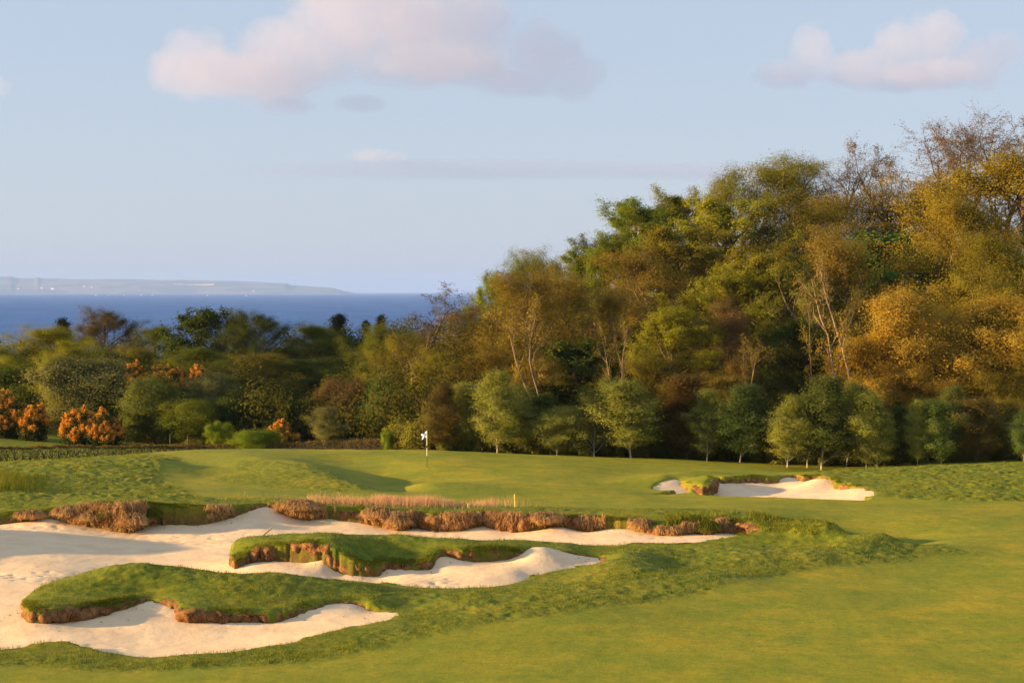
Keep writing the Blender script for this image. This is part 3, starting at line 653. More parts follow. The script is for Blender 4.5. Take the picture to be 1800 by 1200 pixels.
W_('ash', 945, 136, 480, 150, C_BROWN, 'brown tree with a dark forked trunk left of centre of the wood', v=3)
W_('ash', 885, 142, 505, 130, C_BROWN, 'brown tree under the light green upright crown')
W_('ash', 1005, 146, 470, 120, C_BROWN, 'brown tree between the forked trunk and the bright layers')
W_('ash', 822, 144, 545, 120, C_OLIVE, 'olive brown tree right of the thin half-bare tree')
W_('ash', 850, 130, 610, 110, C_BROWN, 'low brown tree behind the first pale birches')
W_('oak', 775, 136, 620, 110, C_OLIVE, 'dull olive tree behind the flag')
W_('oak', 720, 150, 590, 110, C_OLIVE, 'olive tree below and left of the thin half-bare tree')
W_('oak', 672, 158, 573, 105, C_MID, 'rounded green tree under the distant pointed conifers')
W_('chest', 1025, 130, 600, 110, C_DARK, 'dark green tree right of the forked trunk')
W_('ash', 920, 127, 625, 110, C_BROWN, 'low brown tree between the birches and the forked trunk')
W_('oak', 1395, 130, 560, 130, C_DARK, 'dark green tree under the crooked trunk')
W_('oak', 1460, 131, 600, 110, C_MID, 'green tree left of the orange willow')
W_('ash', 1140, 127, 620, 110, C_OLIVE, 'olive tree behind the tall pale birch')
W_('ash', 1270, 124, 640, 110, C_BROWN, 'low brown tree behind the red budded tree')
W_('willow', 1690, 128, 522, 235, C_WIL, 'big glowing orange willow at the right')
W_('willow', 1575, 126, 590, 170, C_WIL, 'smaller orange willow on the left of the big one')
W_('willow', 1805, 127, 535, 170, C_WIL2, 'duller gold willow at the right edge')
W_('oak', 1760, 124, 640, 130, C_OLIVE, 'olive tree low beneath the duller gold willow')
W_('snag', 1492, 123.5, 430, 100, C_BROWN, 'tall pale twin stemmed tree, nearly leafless, right of the dark hollow', bark=M_PALE, v=0, rot=.3, trunk_px=1)
W_('snag', 1092, 122, 560, 60, C_BROWN, 'pale bare stem standing behind the brightest birch', bark=M_PALE, v=1, trunk_px=1)
W_('snag', 958, 123, 520, 110, C_BROWN, 'forked half-bare trunk between the white footed birch and the round birches', bark=M_BARK, v=2, trunk_px=1)
W_('snag', 1440, 124, 500, 90, C_OLIVE, 'dark crooked bare stem in the central hollow', v=1, rot=2., trunk_px=1)
W_('snag', 1288, 123, 590, 80, C_BROWN, 'twisted bare stem beneath the small rusty crown', v=2, rot=4., trunk_px=1)
# --- trees beyond the meadow at the left
GL = 'trees beyond the meadow in front of the sea'
L_ = lambda kd, px, Y, top, w, *a, **k: tree(kd, px, Y, top, w * (1.0 if kd == 'poplar' else 1.3), *a, group=GL, **k)
L_('oak', -40, 160, 590, 110, C_YG, 'yellow green crown cut by the left edge below the sea')
L_('oak', 60, 158, 576, 150, C_YG, 'large yellow green rounded tree at the far left')
L_('oak', 128, 150, 600, 90, C_YG, 'smaller yellow green tree right of the large far left one')
L_('poplar', 115, 235, 562, 26, C_CON, 'narrow dark columnar poplar against the sea')
L_('oak', 196, 205, 545, 84, (.12, .095, .028), 'brownish fine-twigged dome against the sea', v=0)
L_('oak', 262, 212, 574, 90, C_MID, 'low green crown between the twiggy dome and the dark sycamore')
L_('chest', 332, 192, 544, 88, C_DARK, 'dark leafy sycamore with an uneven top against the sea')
L_('oak', 412, 194, 552, 88, (.10, .095, .022), 'brown green dome right of the dark sycamore')
L_('oak', 462, 188, 550, 90, C_DARK, 'dark green peaked crown right of the brown green dome')
L_('oak', 535, 192, 572, 100, C_MID, 'mid green wide crown left of the pointed conifers')
L_('conifer', 598, 236, 555, 62, C_CON, 'largest black conifer against the sea')
L_('conifer', 643, 244, 566, 34, C_CON, 'small middle black conifer against the sea')
L_('conifer', 673, 238, 556, 38, C_CON, 'slim black conifer at the right of the three')
L_('oak', 572, 206, 578, 60, C_DARK, 'dark crown close at the left foot of the largest conifer')
L_('oak', 622, 206, 600, 80, C_DARK, 'dark crown filling the gap below the conifers')
L_('oak', 330, 168, 612, 110, C_MID, 'green crown below the dark sycamore')
L_('oak', 240, 178, 612, 100, C_OLIVE, 'olive crown below the gap beside the sycamore')
L_('ash', 440, 164, 622, 90, C_OLIVE, 'yellowish spindly tree with a pale stem below the peaked crown', bark=M_PALE)
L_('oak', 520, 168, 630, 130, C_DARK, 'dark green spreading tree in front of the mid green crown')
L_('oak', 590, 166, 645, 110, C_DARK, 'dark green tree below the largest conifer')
L_('oak', 200, 160, 622, 90, C_DARK, 'dark thorn tree above the orange gorse')
GS = 'shrubs along the far side of the hedge'
S_h = lambda *a, **k: tree(*a, name='shrub', cat='shrub', group=GS, **k)
S_h('shrub', 150, 149, 628, 135, C_PALE, 'large pale green shrub between two orange gorse banks')
S_h('shrub', 275, 143, 662, 135, (.12, .14, .03), 'large olive green shrub left of centre beside the meadow')
S_h('shrub', 378, 150, 656, 100, C_PALE, 'rounded pale shrub right of the large olive one')
S_h('shrub', 330, 138, 705, 90, C_MID, 'green shrub at the foot of the pale rounded one')
S_h('shrub', 420, 142, 690, 100, C_DARK, 'dark shrub left of the small orange gorse')
S_h('shrub', 560, 142, 700, 110, C_DARK, 'dark shrub right of the small orange gorse')
S_h('shrub', 618, 140, 668, 90, (.13, .09, .035), 'brown twiggy shrub behind the hedge')
S_h('shrub', 668, 138, 668, 90, C_LUSH, 'blue green shrub right of the brown twiggy one')
S_h('shrub', 720, 134, 690, 90, C_DARK, 'dark shrub behind the hedge nearest the flag')
S_h('birch_low', 575, 127, 714, 54, C_PALE, 'slim pale sapling standing above the hedge')
S_h('shrub', 448, 120.5, 756, 82, C_BRIGHT, 'low vivid green bush growing over the hedge')
S_h('shrub', 386, 126, 742, 38, C_BRIGHT, 'small light green bush left of the vivid one')
S_h('shrub', 682, 117.4, 755, 26, C_BRIGHT, 'small clipped round bush standing in the hedge')
S_h('shrub', 20, 153, 640, 110, C_MID, 'green shrub above the leftmost gorse')
S_h('shrub', 490, 142, 712, 44, C_LUSH, 'small green shrub topped with orange behind the small gorse')
# --- young birches and their neighbours along the back of the green
GB = 'young trees along the back of the green'
def B_(kind, px, Y, top, w, col, lab, bark=M_BIRCH, **k): tree(kind, px, Y, top + 8 - rs.random() * 34, w * (.74 + .34 * rs.random()), col, lab, name='birch_tree', group=GB, bark=bark, trunk_px=px, **k)
B_('birch', 772, 115.5, 690, 62, (.13, .10, .03), 'brownish cone-shaped young tree just right of the flag', bark=M_BARK)
B_('birch', 823, 116.5, 668, 62, C_BIR, 'slim light green birch second from the flag')
B_('birch', 874, 113.6, 660, 90, C_BIR, 'tall light green birch with a white foot left of centre')
B_('birch', 921, 115.6, 690, 80, C_BIR, 'green birch right of the white footed one')
B_('birch_low', 979, 113.6, 716, 76, C_BIR, 'low round light green birch touching the green')
B_('birch_low', 1044, 113.6, 706, 84, (.13, .15, .035), 'low round darker green birch left of the tall pale stem')
B_('birch', 1109, 113.4, 672, 100, C_BIR, 'birch with the brightest long white stem in the middle')
B_('birch', 1207, 115, 678, 98, (.15, .10, .03), 'brown leafed young tree dotted with red buds', bark=M_BARK)
B_('birch', 1243, 113.2, 697, 70, C_BIR, 'light birch with a thin bent grey stem')
B_('birch', 1301, 113, 694, 84, (.07, .11, .03), 'dark bluish green round young tree')
B_('birch', 1384, 109.5, 696, 86, C_BIR, 'birch with a curved white stem above the bunker lip')
B_('birch', 1419, 110.5, 690, 76, (.12, .15, .035), 'birch with two thin stems right of the curved one')
B_('birch', 1444, 109.6, 664, 96, (.11, .14, .03), 'tall birch with a straight white stem above the bunker')
B_('birch', 1487, 112, 672, 90, (.10, .13, .03), 'dark green birch left of the pair of pale stems')
B_('birch', 1523, 109.5, 703, 74, C_BIR, 'left birch of the pair with pale stems below the orange willow')
B_('birch', 1541, 109.2, 712, 70, C_BIR, 'right birch of the pair with pale stems below the orange willow')
B_('birch', 1582, 112, 735, 66, (.09, .12, .03), 'small dark birch under the orange willow')
B_('birch', 1613, 109.5, 716, 50, C_BIR, 'slender birch with a thin white stem on the hillock edge')
B_('birch_low', 1654, 109.2, 722, 76, (.13, .19, .04), 'dense fresh green low birch on the hillock')
B_('birch_low', 1716, 110, 706, 110, (.17, .13, .035), 'brown olive bushy young tree on the hillock', bark=M_BARK)
B_('birch_low', 1800, 108.5, 738, 76, (.11, .17, .04), 'fresh green young tree at the right edge')
B_('birch_low', 1162, 116, 730, 70, (.10, .12, .03), 'dark low young tree right of the brightest birch stem', bark=M_BARK)
B_('birch_low', 1345, 115, 735, 70, (.14, .13, .03), 'low olive young tree left of the curved white stem', bark=M_BARK)
B_('birch_low', 950, 118, 715, 70, (.10, .12, .03), 'dark low young tree behind the two round birches', bark=M_BARK)
B_('birch_low', 1765, 113, 720, 80, (.13, .12, .03), 'olive young tree between the bushy brown one and the edge', bark=M_BARK)
B_('birch', 848, 117.5, 700, 56, (.15, .16, .035), 'narrow birch half hidden between the slim and the tall light ones')
B_('birch', 898, 118, 705, 60, (.13, .15, .035), 'darker birch just right of the tall white footed one', bark=M_BARK)
B_('birch_low', 1010, 117.5, 728, 60, (.16, .17, .04), 'small birch in the gap between the two low round ones')
B_('birch', 1078, 117, 690, 60, (.15, .17, .04), 'feathery birch just left of the brightest stem')
B_('birch', 1140, 117, 700, 62, (.15, .17, .04), 'feathery birch just right of the brightest stem')
B_('birch', 1272, 116, 705, 60, (.14, .15, .035), 'slim olive birch left of the dark bluish one')
B_('birch', 1465, 114, 690, 64, (.13, .16, .035), 'birch crown filling in right of the tall straight stem')
B_('birch', 1505, 114.5, 690, 60, (.15, .16, .035), 'slim birch crown left behind the pair of pale stems')
B_('birch', 1632, 113, 712, 56, (.15, .15, .035), 'slim olive birch left of the dense fresh green one')
B_('birch', 1688, 113.5, 700, 64, (.15, .17, .04), 'birch between the dense fresh green one and the bushy brown one')
B_('birch_low', 800, 118, 725, 50, (.14, .13, .03), 'small olive young tree right of the cone-shaped one', bark=M_BARK)
# ---------------------------------------------------------------- gorse
def gorse(px, Y, top, wpx, lab, seed, dark=.25):
    rng = np.random.default_rng(seed); xw = X_(px, Y); z0 = float(T_(xw, Y)[0]) - .05 if top is not None else 0
    ht = max(Z_(top, Y) - z0, .8); wd = wpx * 1.25 * Y / F
    e = empty('gorse_bush', (xw, Y, z0)); tag(e, lab, 'gorse bush', 'flowering gorse bushes at the left')
    nb = int(60 + wd * 34); C = []; D = []; stems = []
    for i in range(nb):
        a = rng.random() * 6.283; r = math.sqrt(rng.random()); u_ = rng.random()
        env = (1 - .55 * r ** 2) * (.72 + .5 * float(fbm(np.array([px * .3 + math.cos(a) * r * 2.2]), np.array([math.sin(a) * r * 2.2]), seed, 3)[0] + .5))
        bx, by = math.cos(a) * r * wd * .5, math.sin(a) * r * wd * .4; h = ht * env * (.35 + .65 * math.sqrt(u_))
        base = np.array([bx * .85, by * .85, h * .7]); dr = unit(np.array([math.cos(a) * r * .9, math.sin(a) * r * .9, .8]) + rng.normal(0, .3, 3)); L = (.18 + .2 * rng.random()) * min(1.4, ht * .5)
        nn = int(230 * L / .3); tt_ = rng.random(nn)
        p = base + dr * (tt_ * L)[:, None] + rng.normal(0, 1, (nn, 3)) * (.115 * (1.2 - tt_))[:, None]
        C.append(p[p[:, 2] > .08])
        g = base + dr * (rng.random(70) * L * .7 - .3)[:, None] + rng.normal(0, .10, (70, 3)); g2 = np.array([bx * .8, by * .8, h * .4]) + rng.normal(0, 1, (60, 3)) * np.array([.2, .2, ht * .2]); g = np.concatenate([g, g2]); D.append(g[g[:, 2] > .05])
        if i % 5 == 0: stems.append((np.array([[0, 0, 0], [bx * .7, by * .7, h * .4], base]), np.array([.04, .03, .012]), 0))
    C = np.concatenate(C); D = np.concatenate(D)
    v1, f1 = leaf_quads(rng, C, .055, 0, 1.3); v2, f2 = leaf_quads(rng, D, .10, 0, 1.8)
    fl = mesh_np('blossom', v1, f1, M_GORSE, False, parent=e)
    fo = mesh_np('foliage', v2, f2, M_LEAF, False, parent=e); fo.color = (.05, .07, .02, 1)
    tv, tf = tubes(stems); mesh_np('stem', tv, tf, M_BARK, parent=e)
M_GORSE = m_blade('gorse_blossom', [(.55, .21, .03), (.82, .37, .05), (.92, .52, .08)], .2)
gorse(10, 139, 664, 78, 'tallest orange gorse at the left edge', 1)
gorse(58, 138, 684, 42, 'lower orange gorse joined to the right of the tallest one', 2)
gorse(140, 137, 700, 56, 'orange gorse with a spiky left shoulder beside the meadow', 3)
gorse(182, 136.5, 710, 54, 'brightest orange gorse right of the spiky one beside the meadow', 4)
gorse(230, 155, 616, 70, 'deep orange gorse high among the trees', 5)
gorse(292, 155, 628, 84, 'thin orange gorse strip right of the high one', 6)
gorse(349, 154, 626, 34, 'smallest orange gorse high right of the strip', 7)
gorse(492, 130, 730, 54, 'solitary orange gorse behind the hedge at centre left', 8)
# ---------------------------------------------------------------- undergrowth of the wood (one uncountable mass)
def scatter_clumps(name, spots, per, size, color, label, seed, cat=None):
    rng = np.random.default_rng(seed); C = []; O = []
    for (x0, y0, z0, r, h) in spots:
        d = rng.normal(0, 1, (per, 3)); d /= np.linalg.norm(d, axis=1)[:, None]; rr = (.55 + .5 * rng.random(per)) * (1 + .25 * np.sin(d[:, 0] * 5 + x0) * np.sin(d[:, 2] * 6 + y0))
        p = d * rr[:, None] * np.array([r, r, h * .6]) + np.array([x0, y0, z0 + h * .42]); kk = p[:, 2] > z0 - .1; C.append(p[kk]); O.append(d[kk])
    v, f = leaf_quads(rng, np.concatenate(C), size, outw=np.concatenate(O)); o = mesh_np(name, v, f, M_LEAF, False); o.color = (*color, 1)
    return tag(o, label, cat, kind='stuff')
rng = np.random.default_rng(3); sp_b = []; sp_d = []
for i in range(420):
    px = rng.uniform(700, 1900); Y = (116.2 if px < 1330 else 114.5) + abs(rng.normal(0, 4.5)); 
    xw = X_(px, Y); sp_b.append((xw, Y, float(T_(xw, Y)[0]), rng.uniform(.6, 1.3), rng.uniform(.8, 2.2) + 1.8 * rng.random() ** 3))
for i in range(300):
    px = rng.uniform(680, 1950); Y = rng.uniform(128, 200); xw = X_(px, Y); sp_d.append((xw, Y, float(T_(xw, Y)[0]), rng.uniform(2, 3.5), rng.uniform(3, 8)))
for i in range(170):
    px = rng.uniform(-150, 700); Y = rng.uniform(164, 215) if px < 400 else rng.uniform(138, 215); xw = X_(px, Y); sp_d.append((xw, Y, float(T_(xw, Y)[0]), rng.uniform(1.5, 3), rng.uniform(2.2, 5)))
sp_e = []
for i in range(230):
    px = rng.uniform(-150, 720); Y = rng.uniform(190, 232); xw = X_(px, Y); sp_e.append((xw, Y, float(T_(xw, Y)[0]), rng.uniform(2, 3.4), rng.uniform(4.5, 7.6)))
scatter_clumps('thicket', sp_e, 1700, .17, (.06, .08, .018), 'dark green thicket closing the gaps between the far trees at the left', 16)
for i in range(85):
    px = rng.uniform(760, 1880); Y = 115.2 + rng.random() * 2.4 if px < 1330 else 112.0 + rng.random() * 3; xw = X_(px, Y); sp_b.append((xw, Y, float(T_(xw, Y)[0]), rng.uniform(.25, .7), rng.uniform(.3, 1.3)))
sp_m = []
for i in range(150):
    px = rng.uniform(-160, 350); Y = rng.uniform(143, 151) if px < 300 else rng.uniform(132, 150); xw = X_(px, Y); sp_m.append((xw, Y, float(T_(xw, Y)[0]), rng.uniform(.4, 1.1), rng.uniform(.3, 1.3)))
scatter_clumps('scrub', sp_m, 420, .08, (.14, .12, .035), 'low brown green scrub along the back of the meadow', 18)
scatter_clumps('undergrowth', sp_b, 900, .10, (.17, .165, .03), 'low bushy undergrowth at the foot of the birches', 5)
scatter_clumps('woodland_understorey', sp_d, 1500, .17, (.08, .08, .018), 'understorey filling the wood behind the front trees, coloured dark as its shade', 6)  # dark leaf colour stands in for the shade inside the wood
# ---------------------------------------------------------------- hedge
def hedge(pts, hfun, lab, seed, dens=1200, name='hedge'):
    rng = np.random.default_rng(seed); C = []; P = np.array([(X_(a, b), b) for a, b in pts]); S_l = np.concatenate([[0], np.cumsum(np.linalg.norm(np.diff(P, axis=0), axis=1))]); L = S_l[-1]
    n = int(L * dens); s = rng.random(n) * L; x0 = np.interp(s, S_l, P[:, 0]); y0 = np.interp(s, S_l, P[:, 1])
    hh = hfun(s, L) * (1 + .16 * vnoise(s * 1.1, s * 0, seed) + .12 * vnoise(s * 4, s * 0, seed + 1))
    side = rng.random(n); t = rng.random(n)
    # box shell: front face, top
    fr = side < .5
    yy_ = np.where(fr, -.42 + .12 * rng.normal(0, 1, n), rng.uniform(-.45, .5, n)); zz = np.where(fr, t * hh, hh + .04 * rng.normal(0, 1, n)) - .0
    z0 = T_(x0, y0 + 0) - .05
    C = np.stack([x0 + rng.normal(0, .05, n), y0 + yy_, z0 + zz + .06 * vnoise(x0 * 3, yy_ * 3, 7)], 1)
    v, f = leaf_quads(rng, C, .06, 0, 1.4)
    e = empty(name, (P[len(P) // 2][0], P[len(P) // 2][1], float(z0[0]))); tag(e, lab, 'hedge')
    o = mesh_np('foliage', v - np.array(e.location), f, M_HEDGE, False, parent=e)
    sk = []
    for a in np.arange(.2, L, .45):
        xx_, yy2 = np.interp(a, S_l, P[:, 0]), np.interp(a, S_l, P[:, 1]); zz0 = float(T_(xx_, yy2)[0]); k = np.array([xx_, yy2, zz0]) - np.array(e.location)
        for j in range(3): sk.append((np.array([k, k + np.array([rng.normal(0, .15), rng.normal(0, .15), .75])]), np.array([.02, .008]), 0))
    gl = np.linspace(0, L, 60); sk.append((np.array([[np.interp(a, S_l, P[:, 0]), np.interp(a, S_l, P[:, 1]), float(T_(np.interp(a, S_l, P[:, 0]), np.interp(a, S_l, P[:, 1]))[0]) + .02] for a in gl]) - np.array(e.location), np.full(60, .025), 0))
    tv, tf = tubes(sk, (4, 4, 4, 4)); mesh_np('stem', tv, tf, M_BARK, parent=e)
M_HEDGE = m_blade('hedge_leaves', [(.07, .075, .02), (.15, .11, .03), (.22, .13, .045)], .2)
hedge([(-120, 115.5), (0, 116), (200, 118), (340, 120)], lambda s, L: .95 - .1 * s / L, 'darker clipped hedge below the meadow at the left', 12)
hedge([(345, 120.5), (500, 119.5), (640, 118), (758, 117)], lambda s, L: .80 + .30 * s / L, 'long brown green hedge running behind the green to the flag', 13)
# ---------------------------------------------------------------- grass
def blades(name, X, Y, Z, h, wd, material, label, seed, lean=(.25, 0), droop=None, lean_dir=None):
    rng = np.random.default_rng(seed); n = len(X)
    az = rng.random(n) * 6.283; hh = h * (.6 + .8 * rng.random(n)) if np.isscalar(h) else h * (.6 + .8 * rng.random(n))
    ln = rng.normal(0, lean[0], (n, 2)) + lean[1]
    if lean_dir is not None: ln = ln + lean_dir
    B = np.stack([X, Y, Z], 1); side = np.stack([np.cos(az), np.sin(az), np.zeros(n)], 1) * (wd * .5)
    mid = B + np.stack([ln[:, 0] * hh * .4, ln[:, 1] * hh * .4, hh * .55], 1)
    dz = hh if droop is None else hh * droop
    tip = B + np.stack([ln[:, 0] * hh * 1.3, ln[:, 1] * hh * 1.3, dz], 1)
    V = np.stack([B - side, B + side, mid + side * .7, tip, mid - side * .7], 1).reshape(-1, 3)
    i = np.arange(n)[:, None] * 5
    f = np.concatenate([i + np.array([[0, 1, 2, 4]]), i + np.array([[4, 2, 3, 3]])], 0)
    # triangles made as separate 3-gons keeps the mesh clean
    q_ = i + np.array([[0, 1, 2, 4]]); t_ = i + np.array([[4, 2, 3]])
    me = bpy.data.meshes.new(name); me.vertices.add(len(V)); me.vertices.foreach_set('co', V.astype(np.float32).ravel())
    li = np.concatenate([q_.ravel(), t_.ravel()]).astype(np.int32); me.loops.add(len(li)); me.loops.foreach_set('vertex_index', li)
    st = np.concatenate([np.arange(n) * 4, 4 * n + np.arange(n) * 3]).astype(np.int32); tt = np.concatenate([np.full(n, 4), np.full(n, 3)]).astype(np.int32)
    me.polygons.add(2 * n); me.polygons.foreach_set('loop_start', st); me.polygons.foreach_set('loop_total', tt); me.update(calc_edges=True)
    me.materials.append(material); o = bpy.data.objects.new(name, me); COL.objects.link(o)
    return tag(o, label, kind='stuff')
def gh(X, Y):
    """ground height including its small undulation"""
    r = rough_w(X, Y)
    return T_(X, Y) + relief(X, Y, r, sand_sd(X, Y))
rng = np.random.default_rng(8)
n = 520000; Yg = 47 + 62 * rng.random(n) ** 1.25; Xg = (rng.uniform(-260, 2000, n) - CX) * Yg / F
keep = (fbm(Xg * .8, Yg * .8, 71, 3) + rng.normal(0, .18, n)) > -.12; Xg, Yg = Xg[keep], Yg[keep]
rw = rough_w(Xg, Yg); keep = rng.random(len(Xg)) < rw ** 2 * .9; Xg, Yg = Xg[keep], Yg[keep]
s_ = sand_sd(Xg, Yg) + wob(Xg, Yg); keep = s_ > .05; Xg, Yg, s_ = Xg[keep], Yg[keep], s_[keep]
hgt = .045 + .075 * np.clip(fbm(Xg * .5, Yg * .5, 72, 3) + .35, 0, 1) + .03 * (s_ < .5)
blades('rough_grass', Xg, Yg, gh(Xg, Yg) - .015, hgt, .014, M_GRASS, 'rough uneven grass on the banks and mounds', 9)
# fringe hanging over the bunker lips
fx, fy, fz, fnx, fny, fh = [], [], [], [], [], []
dxl, dyl, dzl, dnx, dny = [], [], [], [], []
for ii, I in enumerate(INFO):
    n_ = len(I['x']); reps = 26
    ids = np.repeat(np.where(I['ok'] & (I['top'] - I['bot'] > .38))[0], reps); t = rng.uniform(-.05, .34, len(ids))
    X = I['x'][ids] + I['nx'][ids] * t + rng.normal(0, .03, len(ids)); Y = I['y'][ids] + I['ny'][ids] * t + rng.normal(0, .03, len(ids))
    fx.append(X); fy.append(Y); fz.append(I['top'][ids] + np.where(t < .05, -.05, -.02)); fnx.append(-I['nx'][ids]); fny.append(-I['ny'][ids])
X, Y, Z = map(np.concatenate, (fx, fy, fz)); LD = np.stack([np.concatenate(fnx), np.concatenate(fny)], 1)
clump = fbm(X * .8, Y * .8, 73, 3); kk = clump + rng.normal(0, .08, len(X)) > -.12; X, Y, Z, LD, clump = X[kk], Y[kk], Z[kk], LD[kk], clump[kk]
blades('lip_grass', X, Y, np.maximum(Z, gh(X, Y) - .02), 0.06 + .11 * np.clip(clump + .2, 0, 1), .016, M_GRASS, 'longer grass hanging over the bunker lips', 10, lean=(.35, 0), lean_dir=LD * .45, droop=.75)
# dead straw matted on the back bank
I = INFO[0]; cpx = I['x'] * F / I['y'] + CX
sel = I['ok'] & (I['y'] > 73) & (I['top'] - I['bot'] > .3)
wgt = np.clip(3.2 * fbm(I['x'] * .8, I['y'] * .8, 77, 3) + np.where((cpx > 590) & (cpx < 1150), .42, np.where((cpx > 85) & (cpx < 250), .25, np.where(cpx > 1150, .05, -.25))), 0, 1)
ids = np.repeat(np.where(sel)[0], (wgt[sel] * 42).astype(int)); t = rng.uniform(-.22, .15, len(ids)); u = rng.random(len(ids)) ** .7
X = I['x'][ids] + I['nx'][ids] * t * .8; Y = I['y'][ids] + I['ny'][ids] * t * .8; Z = I['bot'][ids] + .28 + (I['top'][ids] - I['bot'][ids] - .28) * u
blades('dry_grass', X - I['nx'][ids] * .10, Y - I['ny'][ids] * .10, Z, .24, .030, M_STRAW, 'straw coloured dead grass matted over the back bank', 11, lean=(.3, 0), lean_dir=np.stack([-I['nx'][ids], -I['ny'][ids]], 1) * .45, droop=-.25)
M_FESC = m_blade('fescue_stems', [(.42, .22, .10), (.60, .35, .19), (.70, .46, .27)])
# standing reddish fescue behind the bank
n = 12000; p = np.concatenate([rng.normal(600, 45, n // 3), rng.normal(730, 75, n // 3), rng.uniform(380, 870, n - 2 * (n // 3))]); Yf = rng.normal(79.6, .7, n); Xf = X_(p, Yf); kk = (fbm(Xf * .6, Yf * .6, 78, 2) + np.where(p > 540, .02, -.15) + rng.normal(0, .12, n)) > 0; Xf, Yf, p = Xf[kk], Yf[kk], p[kk]
blades('fescue', Xf, Yf, gh(Xf, Yf) - .02, np.where(p > 540, .20 + .3 * np.clip(fbm(Xf * .5, Yf * .5, 82, 2) + .5, 0, 1), .18), .010, M_FESC, 'tall pinkish dead fescue standing behind the bank', 12, lean=(.16, 0))
# tall green reeds at the left edge
n = 6000; p = rng.uniform(-200, 85, n) - abs(rng.normal(0, 10, n)); Yr = rng.uniform(80.5, 88, n); Xr = X_(p, Yr)
blades('tall_grass', Xr, Yr, gh(Xr, Yr) - .02, .62 * np.clip((95 - p) / 90, .3, 1), .014, M_GRASS, 'tall feathery green grass at the left edge', 13, lean=(.18, .03))
# lush tufts on the end of the bank
n = 6500; p = 1170 + 330 * rng.random(n) ** 1.2; Yl = rng.uniform(73.2, 75.6, n) - np.clip((p - 1330) / 170, 0, 1) * 1.4; Xl = X_(p, Yl); kk = (sand_sd(Xl, Yl) > .12) & ((fbm(Xl * .7, Yl * .7, 79, 3) + rng.normal(0, .08, n)) > -.05); Xl, Yl = Xl[kk], Yl[kk]
blades('lush_tufts', Xl, Yl, gh(Xl, Yl) - .02, (.12 + .22 * np.clip(fbm(Xl * 1.3, Yl * 1.3, 84, 2) + .4, 0, 1)) * np.clip((1520 - p[kk]) / 200, .3, 1), .026, M_GRASS, 'long lush green tufts on the right end of the bank', 14, lean=(.3, 0))
# ---------------------------------------------------------------- sods and clods that have slumped on the banks
def clod(px, Y, zc, w, h, lab, mat_, seed, name='turf_clod', sink=0):
    rng_ = np.random.default_rng(seed); nu, nv = 64, 34; V = []
    for j in range(nv + 1):
        th = math.pi * j / nv
        for i in range(nu):
            ph = 2 * math.pi * i / nu; d = np.array([math.sin(th) * math.cos(ph), math.sin(th) * math.sin(ph), math.cos(th)])
            r = 1 + .7 * float(fbm(np.array([d[0] * 2 + d[2] * 1.7 + seed]), np.array([d[1] * 2 + d[2]]), 80, 3)[0])
            r *= 1 + .55 * (float(vnoise(np.array([d[0] * 5.5 + d[1] * 2 + seed]), np.array([d[2] * 3.5 - d[1] * 2.5]), 81)[0])) + .30 * (float(vnoise(np.array([ph * 3.2 + seed]), np.array([d[2] * 6]), 83)[0]))
            V.append(d * r * np.array([w / 2, min(w, h * 2) * .38, h / 2]) * .92)
    ix = np.arange((nv + 1) * nu).reshape(nv + 1, nu); nx_ = np.roll(ix, -1, 1)
    f = np.stack([ix[:-1], ix[1:], nx_[1:], nx_[:-1]], -1).reshape(-1, 4)
    e = empty(name, (X_(px, Y), Y, zc)); tag(e, lab, 'turf clod', 'slumped turf clods on the back bank')
    V = np.array(V); mesh_np('soil', V, f, M_MATTED, parent=e)
    n = int(1500 * w); d = rng_.normal(0, 1, (n, 3)); d /= np.linalg.norm(d, axis=1)[:, None]; d[:, 2] = abs(d[:, 2]) * 1.1 - .3; d = d[vnoise(d[:, 0] * 4 + seed, d[:, 2] * 4, 85) > -.15]
    P_ = d * np.array([w / 2, min(w, h * 2) * .38, h / 2]) * 1.02
    g = blades('dead_grass', P_[:, 0], P_[:, 1], P_[:, 2], .26, .034, mat_, None, seed, lean=(.3, 0), lean_dir=d[:, :2] * .7, droop=-.35)
    g.parent = e; del g['kind']
for i, (px, Y, py, w, h, lab, m_) in enumerate([
    (118, 75.7, 903, 1.1, .62, 'rounded straw topped clod at the left of the back bank', M_STRAW), (160, 75.3, 912, .8, .5, 'dark earthy clod right of the rounded straw topped one', M_STRAW),
    (196, 75.4, 903, 1.0, .8, 'tall mossy clod in the middle of the left bank', M_GRASS), (234, 74.8, 918, .85, .75, 'lowest hanging clod dropping onto the sand', M_STRAW), (265, 75.9, 908, .9, .6, 'brown clod right of the lowest hanging one', M_GRASS),
    (52, 76.0, 908, 1.0, .35, 'small flat clod near the left edge', M_STRAW), (528, 77.2, 891, 1.45, .48, 'wide pale clod sitting alone on the bank top', M_STRAW),
    (668, 76.7, 905, 1.5, .6, 'big pale straw mound on the bank above bright sand', M_STRAW), (700, 76.1, 918, .8, .5, 'drooping straw clod at the right of the big mound', M_STRAW),
    (958, 75.5, 913, 1.2, .5, 'matted straw clod in the middle of the back bank', M_STRAW), (1130, 74.6, 925, .8, .5, 'straw clod where the back bank turns green', M_STRAW), (1245, 73.9, 930, .7, .6, 'grassy clod near the right end of the sand strip', M_GRASS)]):
    clod(px, Y + .12, Z_(py, Y), w * .82, h * .82, lab, m_, 200 + i)
